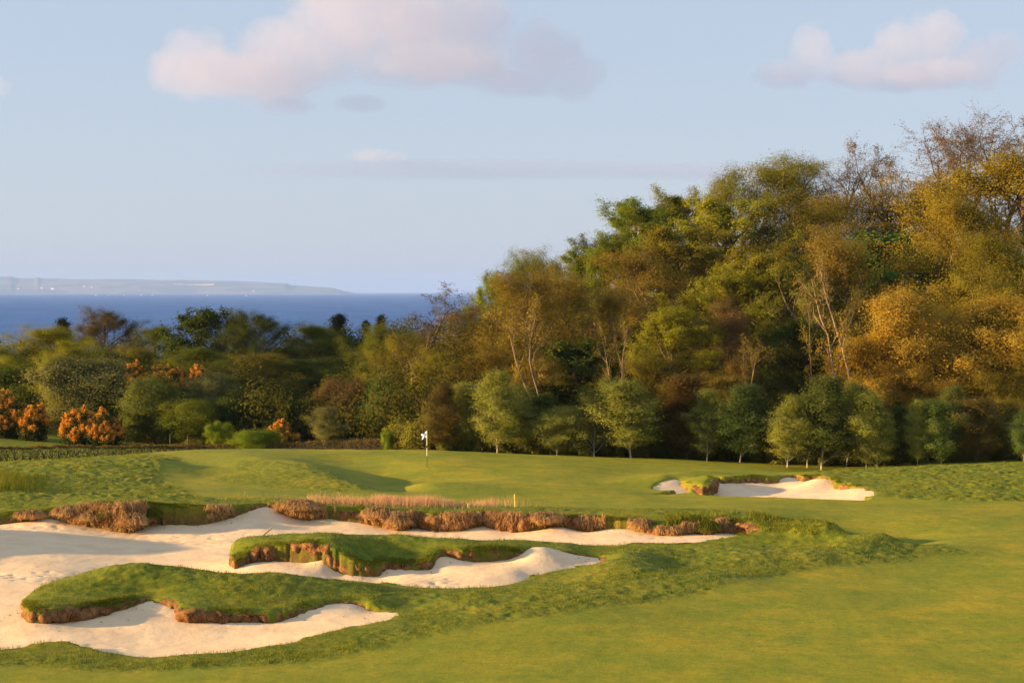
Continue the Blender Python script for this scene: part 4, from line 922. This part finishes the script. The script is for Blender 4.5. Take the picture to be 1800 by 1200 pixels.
# ---------------------------------------------------------------- flagstick
def lathe(prof, n=16):
    a = np.arange(n) * 2 * math.pi / n; V = np.concatenate([np.stack([np.cos(a) * r, np.sin(a) * r, np.full(n, z_)], 1) for r, z_ in prof]); m_ = len(prof)
    ix = np.arange(m_ * n).reshape(m_, n); nx_ = np.roll(ix, -1, 1); return V, np.stack([ix[:-1], nx_[:-1], nx_[1:], ix[1:]], -1).reshape(-1, 4)
M_WH = m_plain('white_enamel', (.85, .84, .8), .4, .03); M_BK = m_plain('black_enamel', (.03, .025, .02), .4); M_RD = m_plain('dark_red_enamel', (.12, .03, .02), .4)
fY = 99.8; fX = X_(750.5, fY); fZ = float(gh(np.array([fX]), np.array([fY]))[0])
fl = empty('golf_flag', (fX, fY, fZ)); tag(fl, 'blue and white flag on a banded pole standing on the green', 'golf flag')
fh_ = Z_(757, fY) - fZ
for z0_, z1_, mm, nm in [(0, .32, M_BK, 'pole'), (.32, .54, M_WH, 'pole'), (.54, .60, M_RD, 'pole'), (.60, .74, M_WH, 'pole'), (.74, 1.0, M_WH, 'pole')]:
    v_, f_ = lathe([(.019, z0_ * fh_), (.018, z1_ * fh_ - .001)], 12); mesh_np(nm, v_, f_, mm, parent=fl)
nu, nv = 30, 22; V = []; 
for j in range(nv + 1):
    for i in range(nu + 1):
        u_, v_ = i / nu, j / nv; sag = .18 * u_ * u_ + .25 * u_
        V.append((-.02 - u_ * .31 * (1 - .15 * v_), .05 * math.sin(u_ * 7 + v_ * 2) * u_ + .10 * u_, fh_ - .01 - v_ * .35 * (1 - .1 * u_) - sag * .45))
ix = np.arange((nu + 1) * (nv + 1)).reshape(nv + 1, nu + 1); f_ = np.stack([ix[:-1, :-1], ix[:-1, 1:], ix[1:, 1:], ix[1:, :-1]], -1).reshape(-1, 4)
uv = np.array([(i / nu, j / nv) for j in range(nv + 1) for i in range(nu + 1)])
cloth = mesh_np('flag_cloth', V, f_, None, parent=fl); attr(cloth, 'u', uv[:, 0]); attr(cloth, 'v', uv[:, 1])
mm, nt, out = mat('flag_cloth'); q = N(nt); u_ = q.n('ShaderNodeAttribute', attribute_name='u').outputs['Fac']; v_ = q.n('ShaderNodeAttribute', attribute_name='v').outputs['Fac']
d1 = q.math('ABSOLUTE', q.math('SUBTRACT', u_, v_)); d2 = q.math('ABSOLUTE', q.math('SUBTRACT', q.math('ADD', u_, v_), 1.0))
fc = q.math('LESS_THAN', q.math('MINIMUM', d1, d2), .17)
cc_ = q.mix(fc, (.05, .13, .50), (.85, .85, .85)); d_ = q.n('ShaderNodeBsdfDiffuse', {'Color': cc_}); t_ = q.n('ShaderNodeBsdfTranslucent', {'Color': cc_}); q.link(q.n('ShaderNodeMixShader', {0: .3, 1: d_.outputs[0], 2: t_.outputs[0]}).outputs[0], out.inputs[0])
cloth.data.materials.append(mm)
# cup in the green
v_, f_ = lathe([(.054, .004), (.060, .006), (.062, .001)], 20); mesh_np('cup_rim', v_, f_, M_WH, parent=fl)
# yellow marker stakes
M_YEL = m_plain('yellow_paint', (.75, .60, .12), .5, .08)
def stake(px, Y, py0, py1, wd, lab, lean):
    x_ = X_(px, Y); z_ = float(gh(np.array([x_]), np.array([Y]))[0]) - .05; h_ = (py1 - py0) * Y / F + .05
    e = empty('marker_stake', (x_, Y, z_)); tag(e, lab, 'stake', 'yellow stakes behind the long bunker'); e.rotation_euler = (0, lean, 0)
    w_ = wd / 2; vs = [(-w_, -w_, 0), (w_, -w_, 0), (w_, w_, 0), (-w_, w_, 0), (-w_, -w_, h_ * .93), (w_, -w_, h_ * .93), (w_, w_, h_ * .93), (-w_, w_, h_ * .93), (0, 0, h_)]
    mesh_np('post', vs[:8], [(0, 1, 5, 4), (1, 2, 6, 5), (2, 3, 7, 6), (3, 0, 4, 7)], M_YEL, False, parent=e)
    mesh_np('tip', [vs[4], vs[5], vs[6], vs[7], vs[8]], [(0, 1, 4, 4), (1, 2, 4, 4), (2, 3, 4, 4), (3, 0, 4, 4)], M_YEL, False, parent=e)
stake(906, 78.6, 871, 894, .06, 'taller pale yellow stake leaning slightly on the bank', -.06)
stake(823, 78.3, 889, 897, .05, 'very short yellow stake left of the taller one', 0)
# bunker rake leaning behind the nose of the middle tongue
M_WOOD = m_plain('rake_wood', (.72, .50, .30), .7, .2)
def rod(p0, p1, r, nm, mm_, e):
    tv, tf = tubes([(np.array([p0, (np.array(p0) + np.array(p1)) / 2, p1], float), np.array([r, r, r]), 1)], (8, 8, 8, 8)); mesh_np(nm, tv, tf, mm_, parent=e)
b0 = np.array([X_(388, 66.2), 66.2, Z_(1003, 66.2)]); b1 = np.array([X_(477, 68.6), 68.6, Z_(928, 68.6)])
rk = empty('bunker_rake', b0); tag(rk, 'long wooden bunker rake leaning on the nose of the middle turf tongue', 'rake')
rod((0, 0, 0), b1 - b0, .034, 'handle', M_WOOD, rk)
dd = unit(b1 - b0); sd_ = unit(np.cross(dd, (0, 0, 1))); rod(-sd_ * .28, sd_ * .28, .02, 'rake_head', M_WOOD, rk)
for i in range(8):
    a_ = sd_ * (-.26 + .52 * i / 7); rod(a_, a_ + np.array([0, 0, -.07]), .006, 'tooth', M_WOOD, rk)
# small weathered posts in the rough beyond the hedge
for px, Y, top, lab in [(299, 128, 762, 'left of two small grey posts beyond the hedge'), (330, 128, 764, 'right of two small grey posts beyond the hedge')]:
    x_ = X_(px, Y); z_ = float(T_(x_, Y)[0]); h_ = Z_(top, Y) - z_; e = empty('fence_post', (x_, Y, z_ - .1)); tag(e, lab, 'post', 'small grey posts beyond the hedge')
    v_, f_ = lathe([(.03, 0), (.028, h_ + .06), (.02, h_ + .1), (.0, h_ + .1)], 10); mesh_np('shaft', v_, f_, M_BARK, parent=e)
# scattered crumbs of earth on the sand
def crumbs():
    rng_ = np.random.default_rng(90); V = []; Fc = []; b = 0
    for i in range(260):
        I = INFO[0]; ok = np.where(I['ok'])[0]; k_ = rng_.choice(ok); t = abs(rng_.normal(0, .45)) + .1
        x_, y_ = I['x'][k_] - I['nx'][k_] * t, I['y'][k_] - I['ny'][k_] * t; r = rng_.uniform(.008, .028)
        if sand_sd(np.array([x_]), np.array([y_]))[0] > -.1: continue
        z_ = float(S_(x_, y_)[0]) + r * .4; d = rng_.normal(0, 1, (6, 3)) * .15 + np.array([(1, 0, 0), (-1, 0, 0), (0, 1, 0), (0, -1, 0), (0, 0, .8), (0, 0, -.8)])
        V.append(d * r + np.array([x_, y_, z_])); Fc += [(b + a1, b + a2, b + a3) for a1, a2, a3 in ((0, 2, 4), (2, 1, 4), (1, 3, 4), (3, 0, 4), (2, 0, 5), (1, 2, 5), (3, 1, 5), (0, 3, 5))]; b += 6
    tag(mesh_np('earth_crumbs', np.concatenate(V), Fc, M_SOIL2, False), 'crumbs of earth fallen on the sand', kind='stuff')
M_SOIL2 = m_plain('crumb_soil', (.16, .09, .045), .95, .2)
crumbs()
# ---------------------------------------------------------------- sea
def m_sea():
    m, nt, out = mat('sea_water'); q = N(nt)
    pos = q.n('ShaderNodeNewGeometry').outputs['Position']
    mp = q.n('ShaderNodeMapping', {'Vector': pos, 'Scale': (.012, .004, 1)}).outputs[0]
    c = q.ramp(q.noise(mp, 1, 5, .6), [(.35, SEA[0]), (.65, SEA[1])])
    b = q.n('ShaderNodeBump', {'Strength': 1, 'Distance': 1.2, 'Height': q.noise(pos, .15, 4, .7)})
    p = q.n('ShaderNodeBsdfPrincipled', {'Base Color': c, 'Roughness': .55, 'Normal': b.outputs[0]})
    p.inputs['Specular IOR Level'].default_value = .12
    q.link(p.outputs[0], out.inputs[0]); return m
SEA = [(.018, .09, .30), (.032, .13, .39)]  # blue of the sky mirrored by wave slopes, put into the base colour
yy = np.concatenate([[500, 900, 1500, 3000, 6000, 12000, 24000], [46000]]); xx = np.linspace(-1, 1, 13) * 30000
v = np.array([(a, b, SEA_Z) for b in yy for a in xx]); i2 = np.arange(len(v)).reshape(len(yy), 13)
f = np.stack([i2[:-1, :-1], i2[:-1, 1:], i2[1:, 1:], i2[1:, :-1]], -1).reshape(-1, 4)
tag(mesh_np('sea', v, f, m_sea()), 'open blue sea reaching the horizon', kind='structure')

# ---------------------------------------------------------------- far shore
def shore():
    prof = [(-900, 480), (-300, 484), (0, 485.5), (22, 486), (24, 489), (60, 488.5), (66, 486.5), (72, 488.5), (130, 490.5), (180, 490), (300, 492), (400, 493), (480, 497), (505, 498), (508, 501), (560, 504), (585, 506), (597, 511), (600, 514)]
    D = 25000.
    pxs = np.arange(-900, 601, 3.); tops = np.interp(pxs, [a for a, b in prof], [b for a, b in prof])
    tops = tops + .7 * np.array(fbm(pxs * .05, pxs * 0, 61, 3)) * (pxs < 560)
    R = 9; V = []
    for j in range(R):
        t = j / (R - 1); Y = D + 2600 * t
        zt_ = Z_(tops, D + 2600) ; zb = np.full(len(pxs), SEA_Z - 2)
        zz = zb + (zt_ - zb) * (t ** .7) + 14 * np.array(fbm(pxs * .04, pxs * 0 + t * 5, 62, 3)) * t * (1 - t) * 4
        V.append(np.stack([X_(pxs, Y), np.full(len(pxs), Y), zz], 1))
    # back side
    Y = D + 6000; V.append(np.stack([X_(pxs, D + 2600), np.full(len(pxs), Y), np.full(len(pxs), SEA_Z - 2)], 1))
    V = np.concatenate(V); m = len(pxs); ix = np.arange((R + 1) * m).reshape(R + 1, m)
    f = np.stack([ix[:-1, :-1], ix[:-1, 1:], ix[1:, 1:], ix[1:, :-1]], -1).reshape(-1, 4)
    mt, nt, out = mat('far_land'); q = N(nt)
    pos = q.n('ShaderNodeNewGeometry').outputs['Position']
    v = q.n('ShaderNodeTexVoronoi', {'Vector': q.n('ShaderNodeMapping', {'Vector': pos, 'Scale': (.0022, .0022, .012)}).outputs[0], 'Scale': 1.0})
    c = q.ramp(q.math('FRACT', q.math('MULTIPLY', v.outputs['Color'], 3.7)), [(.2, (.06, .08, .03)), (.5, (.12, .14, .05)), (.8, (.20, .17, .08))])
    p = q.n('ShaderNodeBsdfPrincipled', {'Base Color': c, 'Roughness': .95}); q.link(p.outputs[0], out.inputs[0])
    tag(mesh_np('far_hills', V, f, mt), 'low hazy coast across the water', kind='structure')
    # a yellow crop field draped on the slope
    def surf(px, t):
        Y = D + 2600 * t; top = np.interp(px, pxs, tops); zt_ = Z_(top, D + 2600)
        zz = SEA_Z - 2 + (zt_ - SEA_Z + 2) * (t ** .7) + 14 * float(fbm(np.array([px * .04]), np.array([t * 5.]), 62, 3)[0]) * t * (1 - t) * 4
        return X_(px, Y), Y, zz + 3
    vs = []; K = 24
    for j in range(K + 1):
        px = 306 + 70 * j / K
        vs.append(surf(px, .50 - .04 * j / K)); vs.append(surf(px, .56 + .09 * j / K))
    ff = [(2 * j, 2 * j + 2, 2 * j + 3, 2 * j + 1) for j in range(K)]
    tag(mesh_np('crop_field', vs, ff, m_plain('crop_yellow', (.85, .62, .08), .9, .05, .01)), 'yellow crop field', kind='structure')
    # white buildings of the shore town
    bm_w = m_plain('house_render', (.8, .74, .66), .8); rnd = random.Random(4)
    for i, (px, t, w, h, lab) in enumerate([(96, .16, 90, 26, 'bright white building on the far shore, brightest and widest of the town'), (76, .2, 60, 18, 'long pale building left of the brightest one on the far shore'),
                                    (150, .34, 50, 16, 'pale building high on the slope above the shore town'), (163, .28, 40, 18, 'small pale building at the right end of the shore town'),
                                    (35, .15, 60, 14, 'low pale building at the left end of the far shore'), (447, .12, 36, 16, 'single pale building far right on the distant headland')]):
        a = surf(px, t); e = empty('building', (a[0], a[1], a[2] - 6)); tag(e, lab, 'building', 'pale buildings of the far shore town')
        w2, d2 = w / 2, 15
        vb = [(-w2, -d2, 0), (w2, -d2, 0), (w2, d2, 0), (-w2, d2, 0), (-w2, -d2, h), (w2, -d2, h), (w2, d2, h), (-w2, d2, h)]
        mesh_np('wall', vb, [(0, 1, 5, 4), (1, 2, 6, 5), (2, 3, 7, 6), (3, 0, 4, 7)], bm_w, False, parent=e)
        vr = [(-w2 - 2, -d2 - 2, h), (w2 + 2, -d2 - 2, h), (w2 + 2, d2 + 2, h), (-w2 - 2, d2 + 2, h), (-w2 - 2, 0, h + 9), (w2 + 2, 0, h + 9)]
        ro = mesh_np('roof', vr, [(0, 1, 5, 4), (2, 3, 4, 5), (0, 4, 3, 3), (1, 2, 5, 5)], m_plain('roof_slate', (.2, .15, .12), .8), False, parent=e)
shore()

# ---------------------------------------------------------------- boats
def boat(px, py, L, lab):
    Y = (H - SEA_Z) * F / (py - HZ)
    e = empty('sailing_boat', (X_(px, Y), Y, SEA_Z)); tag(e, lab, 'boat', 'white boats out on the sea')
    st = [(-.5, .16, .0), (-.3, .2, -.02), (0, .2, -.03), (.3, .14, 0), (.5, .01, .06)]
    vs = []
    for sx, hw, zb in st:
        vs += [(sx * L, -hw * L * .8, .14 * L), (sx * L, -hw * L * .4, zb * L - .02 * L), (sx * L, hw * L * .4, zb * L - .02 * L), (sx * L, hw * L * .8, .14 * L)]
    fs = []
    for i in range(4):
        a = i * 4; b = a + 4
        fs += [(a, b, b + 1, a + 1), (a + 1, b + 1, b + 2, a + 2), (a + 2, b + 2, b + 3, a + 3), (a + 3, b + 3, b, a)]
    mesh_np('hull', vs, fs, M_WHITE, False, parent=e)
    c = L * .12
    vs = [(-L * .25, -c, .13 * L), (L * .1, -c, .13 * L), (L * .1, c, .13 * L), (-L * .25, c, .13 * L), (-L * .22, -c * .8, .24 * L), (L * .03, -c * .8, .24 * L), (L * .03, c * .8, .24 * L), (-L * .22, c * .8, .24 * L)]
    mesh_np('cabin', vs, [(0, 1, 5, 4), (1, 2, 6, 5), (2, 3, 7, 6), (3, 0, 4, 7), (4, 5, 6, 7)], M_WHITE, False, parent=e)
    vs = [(L * .12, 0, .2 * L), (-L * .42, -.03 * L, .22 * L), (L * .10, .0, 1.05 * L), (-L * .1, -.06 * L, .6 * L)]
    mesh_np('sail', vs, [(0, 1, 3, 3), (0, 3, 2, 2)], M_WHITE, False, parent=e)
    return e
M_WHITE = m_plain('white_paint', (.85, .84, .8), .5, .03)
for px, py, L, lab in [(169, 519.6, 22, 'leftmost white boat on the sea below the far town'), (190, 519.8, 14, 'small white boat second from the left on the sea'), (218, 519.6, 18, 'white boat right of the two leftmost boats on the sea'),
                       (248, 519.8, 20, 'white boat in the middle of the line of boats on the sea'), (268, 519.8, 14, 'faint small white boat at the right end of the close line'), (365, 520.5, 14, 'lone white boat on the sea below the yellow field'), (433, 520.5, 16, 'white boat farthest right on the open sea')]:
    boat(px, py, L, lab)

# ---------------------------------------------------------------- haze
def haze():
    v = [(a, b, c) for c in (SEA_Z - 4, 262) for a, b in ((-34000, -2000), (34000, -2000), (34000, 48000), (-34000, 48000))]
    f = [(3, 2, 1, 0), (4, 5, 6, 7), (0, 1, 5, 4), (1, 2, 6, 5), (2, 3, 7, 6), (3, 0, 4, 7)]
    m, nt, out = mat('haze_air'); q = N(nt)
    p = q.n('ShaderNodeVolumePrincipled', {'Color': (*HAZE_C, 1), 'Density': HAZE_D, 'Anisotropy': 0.0})
    q.link(p.outputs[0], out.inputs['Volume'])
    tag(mesh_np('haze', v, f, m, False), 'pale blue sea haze', kind='stuff')
HAZE_C, HAZE_D = (.36, .55, .98), 4.2e-5
if USE_HAZE: haze()

# ---------------------------------------------------------------- clouds
def cloud(name, px0, px1, py0, py1, D, puffs, dens, lab, nsc=3.2, amp=1.35, kind_cat='cloud', vc=(.74, .72, .86)):
    """puffs: (u, v, ru, rv) in the cloud's own box, u 0..1 left to right, v 0..1 top to bottom"""
    xa, xb = X_(px0, D), X_(px1, D); za, zb = Z_(py1, D), Z_(py0, D)
    w, h = xb - xa, zb - za; dp = min(w, h * 2.2)
    c = ((xa + xb) / 2, D, (za + zb) / 2)
    vs = [(a * w / 2, b * dp / 2, e * h / 2) for e in (-1, 1) for a, b in ((-1, -1), (1, -1), (1, 1), (-1, 1))]
    f = [(3, 2, 1, 0), (4, 5, 6, 7), (0, 1, 5, 4), (1, 2, 6, 5), (2, 3, 7, 6), (3, 0, 4, 7)]
    m, nt, out = mat(name + '_vapour'); q = N(nt)
    tc = q.n('ShaderNodeTexCoord').outputs['Object']
    sc = h / nsc
    n = q.noise(tc, 1.0 / sc, 7, .62)
    best = None
    for (u, v_, ru, rv) in puffs:
        cx, cz = (u - .5) * w, (.5 - v_) * h; rx, rz = ru * w, rv * h; ry = min(max(rx, rz), dp * .46)
        mp = q.n('ShaderNodeMapping', {'Vector': tc, 'Location': (-cx / rx, 0, -cz / rz), 'Scale': (1 / rx, 1 / ry, 1 / rz)}).outputs[0]
        ln = q.n('ShaderNodeVectorMath', {0: mp}, operation='LENGTH').outputs['Value']
        d = q.math('SUBTRACT', 1.0, ln)
        best = d if best is None else q.math('SMOOTH_MAX' if False else 'MAXIMUM', best, d)
    g = q.math('ADD', best, q.math('MULTIPLY', q.math('SUBTRACT', n, .5), amp))
    den = q.math('MULTIPLY', q.math('MULTIPLY', q.math('SUBTRACT', g, .08), 4.0, True), dens)
    den = q.math('MULTIPLY', den, q.math('GREATER_THAN', best, 0.01))
    p = q.n('ShaderNodeVolumePrincipled', {'Color': (*vc, 1), 'Density': den, 'Anisotropy': .0})
    q.link(p.outputs[0], out.inputs['Volume'])
    try: m.cycles.volume_step_rate = 1.0
    except Exception: pass
    o = mesh_np(name, vs, f, m, False); o.location = c
    tag(o, lab, kind_cat, 'clouds in the pale evening sky')
    return o
if USE_CLOUDS:
    cloud('cloud', 270, 1090, -60, 200, 9000, [(.10, .72, .16, .22), (.22, .75, .2, .2), (.09, .6, .09, .22), (.30, .62, .16, .3), (.43, .35, .17, .42), (.55, .4, .17, .4), (.66, .42, .14, .4), (.60, .66, .22, .18), (.84, .62, .11, .28), (.9, .74, .09, .2), (.78, .78, .12, .12)], .0013, 'largest cloud, pink topped, at the top of the sky left of centre')
    cloud('cloud', 1310, 1800, 0, 175, 9000, [(.14, .76, .14, .18), (.24, .55, .1, .34), (.42, .7, .2, .24), (.55, .5, .13, .36), (.68, .42, .13, .42), (.62, .76, .3, .18), (.84, .66, .14, .3), (.93, .5, .08, .26)], .0015, 'cream and lilac cloud above the trees at the right')
    cloud('cloud', 440, 700, 160, 215, 9000, [(.25, .5, .25, .4), (.75, .4, .22, .35)], .0012, 'two faint grey wisps under the largest cloud', vc=(.45, .48, .70))
    cloud('cloud', 600, 730, 255, 292, 12000, [(.4, .5, .34, .4), (.7, .6, .25, .3)], .0016, 'tiny cream cloud low in the sky above the sea')
    cloud('cloud', 250, 1550, 270, 326, 12000, [(.45, .5, .40, .42), (.75, .55, .24, .36)], .0010, 'long thin lilac cloud band low in the sky', 4, .8, vc=(.42, .46, .72))
    cloud('cloud', -60, 30, 120, 190, 9000, [(.5, .5, .45, .42)], .0012, 'faint grey cloud scrap at the left edge')

# ---------------------------------------------------------------- light, sky, camera
w = bpy.data.worlds.new('World'); SC.world = w; w.use_nodes = True; nt = w.node_tree; nt.nodes.clear(); q = N(nt)
sky = q.n('ShaderNodeTexSky', sky_type='NISHITA', sun_disc=False, sun_elevation=SUN_EL, sun_rotation=SUN_AZ, altitude=0, air_density=1.0, dust_density=.6, ozone_density=2.5)
col = q.mix(1.0, sky.outputs[0], SKY_TINT, 'MULTIPLY')
col = q.mix(.5, col, (6.4, 7.35, 9.05))
bg = q.n('ShaderNodeBackground', {'Color': col, 'Strength': SKY_S}); wo = q.n('ShaderNodeOutputWorld', {0: bg.outputs[0]})
sl = bpy.data.lights.new('sun', 'SUN'); sl.energy = SUN_S; sl.angle = math.radians(.6); sl.color = SUN_C
so = bpy.data.objects.new('sun', sl); COL.objects.link(so)
dv = Vector((math.sin(SUN_AZ) * math.cos(SUN_EL), math.cos(SUN_AZ) * math.cos(SUN_EL), math.sin(SUN_EL)))
so.rotation_euler = dv.to_track_quat('Z', 'Y').to_euler()
cam = bpy.data.cameras.new('camera'); co = bpy.data.objects.new('camera', cam); COL.objects.link(co)
cam.sensor_width = 36; cam.lens = F / 1800 * 36; cam.shift_y = -(600 - HZ) / 1800; cam.clip_start = .5; cam.clip_end = 90000
co.location = (0, 0, H); co.rotation_euler = (math.pi / 2, 0, 0); SC.camera = co
SC.view_settings.view_transform = 'Standard'; SC.view_settings.look = 'None'; SC.view_settings.exposure = EXPO; SC.view_settings.gamma = 1
SC.render.engine = 'CYCLES'
cy = SC.cycles; cy.max_bounces = 5; cy.diffuse_bounces = 3; cy.glossy_bounces = 2; cy.transmission_bounces = 3; cy.transparent_max_bounces = 6; cy.volume_bounces = 1
cy.use_denoising = True
cy.sample_clamp_indirect = 6
cy.volume_max_steps = 128
